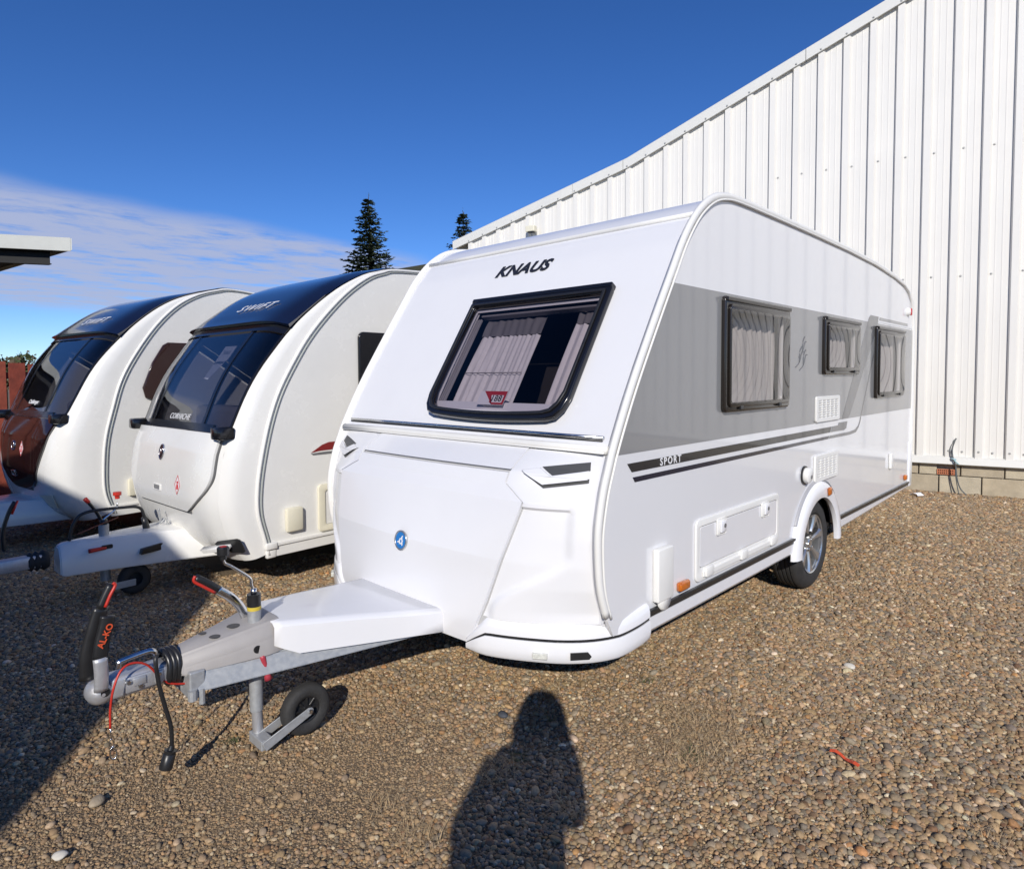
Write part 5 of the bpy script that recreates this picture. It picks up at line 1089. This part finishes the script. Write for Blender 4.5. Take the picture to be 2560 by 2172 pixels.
for s_ in (-1, 1):
    link('ear', lathe([(0, -.03), (.018, -.02), (.018, .02), (0, .032)], pp(s_*.080, .05, 1.65), 'z', 8), SKIN, hd_, smooth=True)
    hnd = link('hand', lathe([(0, -.045), (.03, -.03), (.036, .01), (.028, .035), (0, .045)], pp(s_*.095, .20, 1.52), 'z', 10), SKIN, per, smooth=True)
    for q in range(4): link('finger', tube([pp(s_*.095, .215, 1.555-.02*q), pp(s_*.075, .232, 1.565-.02*q), pp(s_*.040, .228, 1.565-.02*q)], .0085, 8, 3), SKIN, hnd, smooth=True)
    link('thumb', tube([pp(s_*.085, .19, 1.50), pp(s_*.05, .185, 1.52), pp(s_*.03, .185, 1.54)], .010, 8, 3), SKIN, hnd, smooth=True)
cmr = thing('hand_camera', 'black camera held up to the face of the person casting the shadow', 'camera', pp(0, .19, 1.54))
link('body', box(-.065, .065, .150, .205, 1.545, 1.635, .012, 2, fn=pp), BLACKP, cmr, smooth=True, ang=40)
link('lens', tube([pp(0, .205, 1.585), pp(0, .232, 1.585)], .034, 16, 0), BLACKP, cmr, smooth=True, ang=40)

# ------------------------------------------------------------------ gravel: loose pebbles over the ground
PALET = np.array([1.20, 1.085, .90])*np.array([(.33, .235, .145), (.29, .215, .14), (.24, .17, .105), (.37, .285, .195), (.21, .185, .155), (.165, .155, .14), (.17, .095, .058), (.46, .40, .31), (.34, .19, .085), (.145, .135, .13), (.25, .20, .15), (.58, .54, .46)])
PW = np.array([.15, .15, .10, .12, .14, .10, .04, .07, .025, .06, .07, .018]); PW /= PW.sum()
def in_view(x, y):
    d = np.stack([x-CPOS[0], y-CPOS[1], np.full_like(x, -CPOS[2])], -1); f_ = d @ Fv; u = CF*(d @ Rv)/f_; v = CF*(d @ Uv)/f_
    return (f_ > .3) & (np.abs(u) < 1480) & (v < 200) & (v > -(2172-CCY)-160)
pts = []
for k, sp, dn, df in ((0, .0135, 0, 4.6), (1, .0135, 0, 4.6), (0, .0165, 4.6, 20), (1, .0175, 4.6, 8)):
    xs_ = np.arange(-4.2, 9.2, sp); ys_ = np.arange(-6.0, 9.0, sp*.93)
    X, Yg = np.meshgrid(xs_, ys_); X = X+(np.arange(X.shape[0]) % 2)[:, None]*sp/2
    X = (X+rng.uniform(-.42, .42, X.shape)*sp+k*.011).ravel(); Yg = (Yg+rng.uniform(-.42, .42, Yg.shape)*sp+k*.013).ravel()
    d_ = np.hypot(X-CPOS[0], Yg-CPOS[1])+rng.normal(0, .12, X.shape); m_ = in_view(X, Yg) & (d_ >= dn) & (d_ < df); X, Yg, d_ = X[m_], Yg[m_], d_[m_]
    # nothing beneath the caravans far from their edges, nothing inside the warehouse
    hid = ((X > .7) & (X < 5.2) & (Yg > .9) & (Yg < 8.3)) | ((X > -.2) & (Yg > 3.6)) | (((X-WA[0])*wn_[0]+(Yg-WA[1])*wn_[1]) > -.03)
    X, Yg, d_ = X[~hid], Yg[~hid], d_[~hid]
    nz = (np.sin(X*2.1+1.3)*np.cos(Yg*1.7-.4)+.7*np.sin(X*4.3-Yg*3.1)+.5*np.sin(Yg*7.1+X*5.3+2)+.35*np.sin(X*13.-Yg*9))/2.0
    # bare dirt patch at the front left, thinning towards the middle
    c0 = onz(300, 1680); e0 = np.exp(-(((X-c0[0])/.85)**2+((Yg-c0[1])/.75)**2))
    c1_ = onz(760, 1560); e1 = .8*np.exp(-(((X-c1_[0])/.55)**2+((Yg-c1_[1])/.45)**2))
    c2_ = onz(1420, 1480); e2 = .45*np.exp(-(((X-c2_[0])/.5)**2+((Yg-c2_[1])/.4)**2))
    bare = np.clip(.85*e0+.75*e1+e2+.28*nz-.10, 0, .84)
    keep = rng.random(len(X)) > (bare if k == 0 else np.clip(.72+bare, 0, 1))
    keep &= ~((d_ > 5.5) & (rng.random(len(X)) < np.clip((d_-5.5)/9, 0, .45)) & (k == 1))
    X0, Y0, bare_all = X, Yg, bare; X, Yg, bare = X[keep], Yg[keep], bare[keep]
    n = len(X); size = np.clip(rng.lognormal(math.log(.0074 if df < 5 else .0093), .34, n), .0045, .022)*(1-.25*bare)*(1+.12*np.clip((X-Yg*.9-.3)/1.2, 0, 1)*(df < 5))*(1+.12*(np.hypot(X-CPOS[0], Yg-CPOS[1]) > 6))
    z = np.array([gz(a, b) for a, b in zip(X, Yg)])-.012+size*.30+(.004 if k else 0)*rng.random(n)
    pts.append((X, Yg, z, size, bare))
    if k == 0 and df < 5:
        m2 = bare_all > .18; xf = np.repeat(X0[m2], 2)+rng.uniform(-.008, .008, 2*m2.sum()); yf = np.repeat(Y0[m2], 2)+rng.uniform(-.008, .008, 2*m2.sum()); sf = rng.lognormal(math.log(.0034), .3, len(xf)); pts.append((xf, yf, np.array([gz(a, b) for a, b in zip(xf, yf)])-.012+sf*.25, sf, np.repeat(bare_all[m2], 2)*.3+.9))
X, Yg, z, size, bare = [np.concatenate(q) for q in zip(*pts)]; n = len(X)
pm_ = bpy.data.meshes.new('gravel'); pm_.vertices.add(n); pm_.vertices.foreach_set('co', np.stack([X, Yg, z], -1).ravel().astype(np.float32))
scl = np.stack([size*rng.uniform(.95, 1.35, n), size*rng.uniform(.75, 1.05, n), size*rng.uniform(.50, .85, n)], -1)
rot_ = np.stack([rng.normal(0, .28, n), rng.normal(0, .28, n), rng.uniform(0, 6.283, n)], -1)
ci_ = rng.choice(len(PALET), n, p=PW); colr = PALET[ci_]*rng.uniform(.65, 1.3, (n, 1))*rng.uniform(.95, 1.05, (n, 3))
dirt = np.array([.31, .215, .12]); mixf = np.clip(.16+.45*bare, 0, .7)[:, None]; colr = colr*(1-mixf)+dirt*mixf
for nm, ty_, dat in (('rot', 'FLOAT_VECTOR', rot_), ('scl', 'FLOAT_VECTOR', scl)):
    at = pm_.attributes.new(nm, ty_, 'POINT'); at.data.foreach_set('vector', dat.ravel().astype(np.float32))
at = pm_.attributes.new('pc', 'FLOAT_COLOR', 'POINT'); at.data.foreach_set('color', np.concatenate([colr, np.ones((n, 1))], 1).ravel().astype(np.float32))
at = pm_.attributes.new('idx', 'INT', 'POINT'); at.data.foreach_set('value', rng.integers(0, 10, n).astype(np.int32))
pmat = bpy.data.materials.new('pebble'); pmat.use_nodes = True; nt = pmat.node_tree; b = nt.nodes['Principled BSDF']; b.inputs['Roughness'].default_value = .72; b.inputs['Specular IOR Level'].default_value = .35
ab = N('ShaderNodeAttribute', nt.nodes); ab.attribute_type = 'INSTANCER'; ab.attribute_name = 'pc'
tcn = N('ShaderNodeTexCoord', nt.nodes); nn_ = N('ShaderNodeTexNoise', nt.nodes); nn_.inputs['Scale'].default_value = 2.2; nn_.inputs['Detail'].default_value = 5; nt.links.new(tcn.outputs['Object'], nn_.inputs['Vector'])
mr = N('ShaderNodeMapRange', nt.nodes); nt.links.new(nn_.outputs[0], mr.inputs[0]); mr.inputs[1].default_value = .3; mr.inputs[2].default_value = .7; mr.inputs[3].default_value = .75; mr.inputs[4].default_value = 1.2
mx = N('ShaderNodeMix', nt.nodes, data_type='RGBA', blend_type='MULTIPLY'); mx.inputs[0].default_value = 1; nt.links.new(ab.outputs['Color'], mx.inputs[6]); nt.links.new(mr.outputs[0], mx.inputs[7]); nt.links.new(mx.outputs[2], b.inputs['Base Color'])
pcol = bpy.data.collections.new('pebble_shapes')
def pebble_mesh(seed, sub=2, jag=.16):
    rg = random.Random(seed); bm = bmesh.new(); bmesh.ops.create_icosphere(bm, subdivisions=sub, radius=1)
    dirs = [(Vector((rg.gauss(0, 1), rg.gauss(0, 1), rg.gauss(0, 1))).normalized(), rg.uniform(.70, .95)) for _ in range(5)]; w = [Vector((rg.uniform(-2, 2), rg.uniform(-2, 2), rg.uniform(-2, 2))) for _ in range(3)]
    for v in bm.verts:
        p = v.co.normalized(); f = 1.0
        for d, lim in dirs:
            q = p.dot(d)
            if q*f > lim: f = lim/q*.8+f*.2
        f *= 1+jag*.5*sum(math.sin(p.dot(q_)*1.7) for q_ in w)/3; v.co = p*f
    me = bm2me(bm); me.polygons.foreach_set('use_smooth', [True]*len(me.polygons)); me.materials.append(pmat); return me
for k in range(10): pcol.objects.link(bpy.data.objects.new('pebble_shape', pebble_mesh(100+k)))
gro = struct(link('gravel', pm_, None), 'stuff'); gro['label'] = 'brown and grey rounded gravel covering the yard'
ng_ = bpy.data.node_groups.new('scatter', 'GeometryNodeTree'); ng_.interface.new_socket('Geometry', in_out='INPUT', socket_type='NodeSocketGeometry'); ng_.interface.new_socket('Geometry', in_out='OUTPUT', socket_type='NodeSocketGeometry')
gn = ng_.nodes; gi, go = gn.new('NodeGroupInput'), gn.new('NodeGroupOutput'); ip_ = gn.new('GeometryNodeInstanceOnPoints'); ci2 = gn.new('GeometryNodeCollectionInfo'); ci2.inputs[0].default_value = pcol; ci2.inputs['Separate Children'].default_value = True; ci2.inputs['Reset Children'].default_value = True
def na(nm, ty_): a = gn.new('GeometryNodeInputNamedAttribute'); a.data_type = ty_; a.inputs[0].default_value = nm; return a.outputs[0]
GL = ng_.links; mp = gn.new('GeometryNodeMeshToPoints'); GL.new(gi.outputs[0], mp.inputs[0]); GL.new(mp.outputs[0], ip_.inputs['Points']); GL.new(ci2.outputs[0], ip_.inputs['Instance']); ip_.inputs['Pick Instance'].default_value = True
GL.new(na('idx', 'INT'), ip_.inputs['Instance Index']); GL.new(na('rot', 'FLOAT_VECTOR'), ip_.inputs['Rotation']); GL.new(na('scl', 'FLOAT_VECTOR'), ip_.inputs['Scale']); GL.new(ip_.outputs[0], go.inputs[0])
gm = gro.modifiers.new('scatter', 'NODES'); gm.node_group = ng_

# a few single stones and scraps
STN = [mat('stone_tan', (.36, .29, .20), .8, var=.15, vscale=40, bump=.3), mat('stone_grey', (.20, .19, .175), .8, var=.15, vscale=40, bump=.3), mat('stone_pale', (.60, .56, .48), .8, var=.1, vscale=40)]
def stone(u, v, r, m, label, seed):
    p = onz(u, v); me = pebble_mesh(seed, 3, .25); me.materials.clear(); rg = random.Random(seed)
    me.transform(Matrix.Rotation(rg.uniform(0, 6), 4, 'Z') @ Matrix.Diagonal((r*1.25, r*.95, r*.62, 1))); me.transform(Matrix.Translation((p[0], p[1], gz(p[0], p[1])+r*.35)))
    recentre(tag(link('stone', me, m, smooth=True), label, 'stone', 'larger loose stones'))
stone(240, 2002/K, .042, STN[0], 'fist-sized tan stone lying on bare dirt near the front left', 1) if False else None
stone(243/K*1.0, 2003/K, .026, STN[0], 'tan stone lying on bare dirt below the shadow edge, lower left', 1)
stone(150/K, 2138/K, .020, STN[2], 'pale stone at the bottom left corner of the yard', 2)
stone(1257/K, 1790/K, .022, mat('stone_slate', (.06, .065, .075), .7, var=.1), 'small dark slate stone left of the head of the shadow', 3)
stone(2125/K, 1668/K, .024, STN[2], 'pale rounded pebble out on the open gravel at the right', 4)
orp = onz((1700+1000/2.417)/K, (1500+975/2.417)/K)
def ribbon(nm, P, w, m, label, cat):
    v, f = [], []
    for i, (x, y, z) in enumerate(P):
        a = np.array(P[min(i+1, len(P)-1)])-np.array(P[max(i-1, 0)]); nn2 = np.array([-a[1], a[0], 0]); nn2 /= np.linalg.norm(nn2); ww = w*(.6+.6*random.random())
        for sgn, dz in ((-1, 0), (1, .004), (1, .001), (-1, -.003)): v.append((x+nn2[0]*sgn*ww, y+nn2[1]*sgn*ww, z+dz))
    for i in range(len(P)-1):
        for j in range(4): f.append((i*4+j, i*4+(j+1) % 4, (i+1)*4+(j+1) % 4, (i+1)*4+j))
    f += [(3, 2, 1, 0), tuple(4*(len(P)-1)+j for j in range(4))]
    recentre(tag(link(nm, mesh(v, f), m), label, cat))
pA, pB_ = onz((1700+905/2.417)/K, (1500+930/2.417)/K), onz((1700+1085/2.417)/K, (1500+1022/2.417)/K)
ribbon('plastic_strip', [tuple(pA*(1-t)+pB_*t+np.array([0, 0, .017+.006*math.sin(9*t)])+np.array([.01*math.sin(5*t), 0, 0])) for t in np.linspace(0, 1, 7)], .006, mat('orange_plastic', (.62, .085, .03), .5), 'torn orange plastic strip lying in the gravel at lower right', 'litter')
pl0 = onz((2200+365/4.411)/K, (900+1495/4.411)/K); pl1 = onz((2200+450/4.411)/K, (900+1515/4.411)/K)
ribbon('paper_scrap', [tuple(pl0*(1-t)+pl1*t+np.array([0, 0, .02+.03*math.sin(3*t)])) for t in np.linspace(0, 1, 5)], .05, PAPER, 'crumpled white scrap on the gravel by the warehouse wall', 'litter')

# ------------------------------------------------------------------ dry grass and weeds
def grass(nm, spots, m, label, hgt):
    rg = random.Random(hash(nm) % 1000 if False else len(nm)); v, f = [], []
    for (u, v_, rad, cnt) in spots:
        c = onz(u, v_)
        for k in range(cnt):
            rr_ = rad*math.sqrt(rg.random()); a = rg.uniform(0, 6.283); x, y = c[0]+rr_*math.cos(a), c[1]+rr_*math.sin(a); h = hgt*rg.uniform(.4, 1.2); b = rg.uniform(0, 6.283); lean = rg.uniform(1.2, 4.5); wd_ = rg.uniform(.0008, .0018)
            z0 = gz(x, y)+.0; px3, py3 = -math.sin(b)*wd_, math.cos(b)*wd_; i0 = len(v)
            for t in (0, .35, .7, 1.0):
                q = h*lean*t*t*.8; zz = z0+h*t*(1-.35*t*min(lean, 1.5)); s_ = 1-t*.9
                v += [(x+math.cos(b)*q-px3*s_, y+math.sin(b)*q-py3*s_, zz), (x+math.cos(b)*q+px3*s_, y+math.sin(b)*q+py3*s_, zz)]
            f += [(i0, i0+1, i0+3, i0+2), (i0+2, i0+3, i0+5, i0+4), (i0+4, i0+5, i0+7, i0+6)]
    o = struct(link(nm, mesh(v, f), m), 'stuff'); o['label'] = label; return o
grass('dry_grass', [(1425, 1500, .15, 170), (1390, 1440, .14, 90), (1350, 1530, .12, 70), (1500, 1460, .16, 80), (1440, 1560, .10, 50), (840, 1690, .10, 110), (1010, 1565, .09, 90), (650, 1225, .20, 220), (590, 1215, .18, 160), (470, 1240, .15, 120), (1130, 1395, .10, 70), (1150, 1640, .06, 50), (780, 1630, .08, 60), (1850, 1345, .1, 60), (2000, 1700, .08, 40)], mat('straw', (.46, .33, .18), .8, var=.2, vscale=30), 'tufts of dry straw coloured grass in the gravel', .055)
grass('green_weeds', [(470, 1502, .03, 40), (1052, 1535, .03, 30), (1315, 1385, .03, 20), (190, 1445-250, .25, 160), (820, 1240, .05, 40), (1410, 1530, .06, 40), (1790, 1668, .03, 15), (1120, 1460, .03, 16)], mat('weed_green', (.06, .10, .025), .7), 'small green weeds in the gravel', .025)
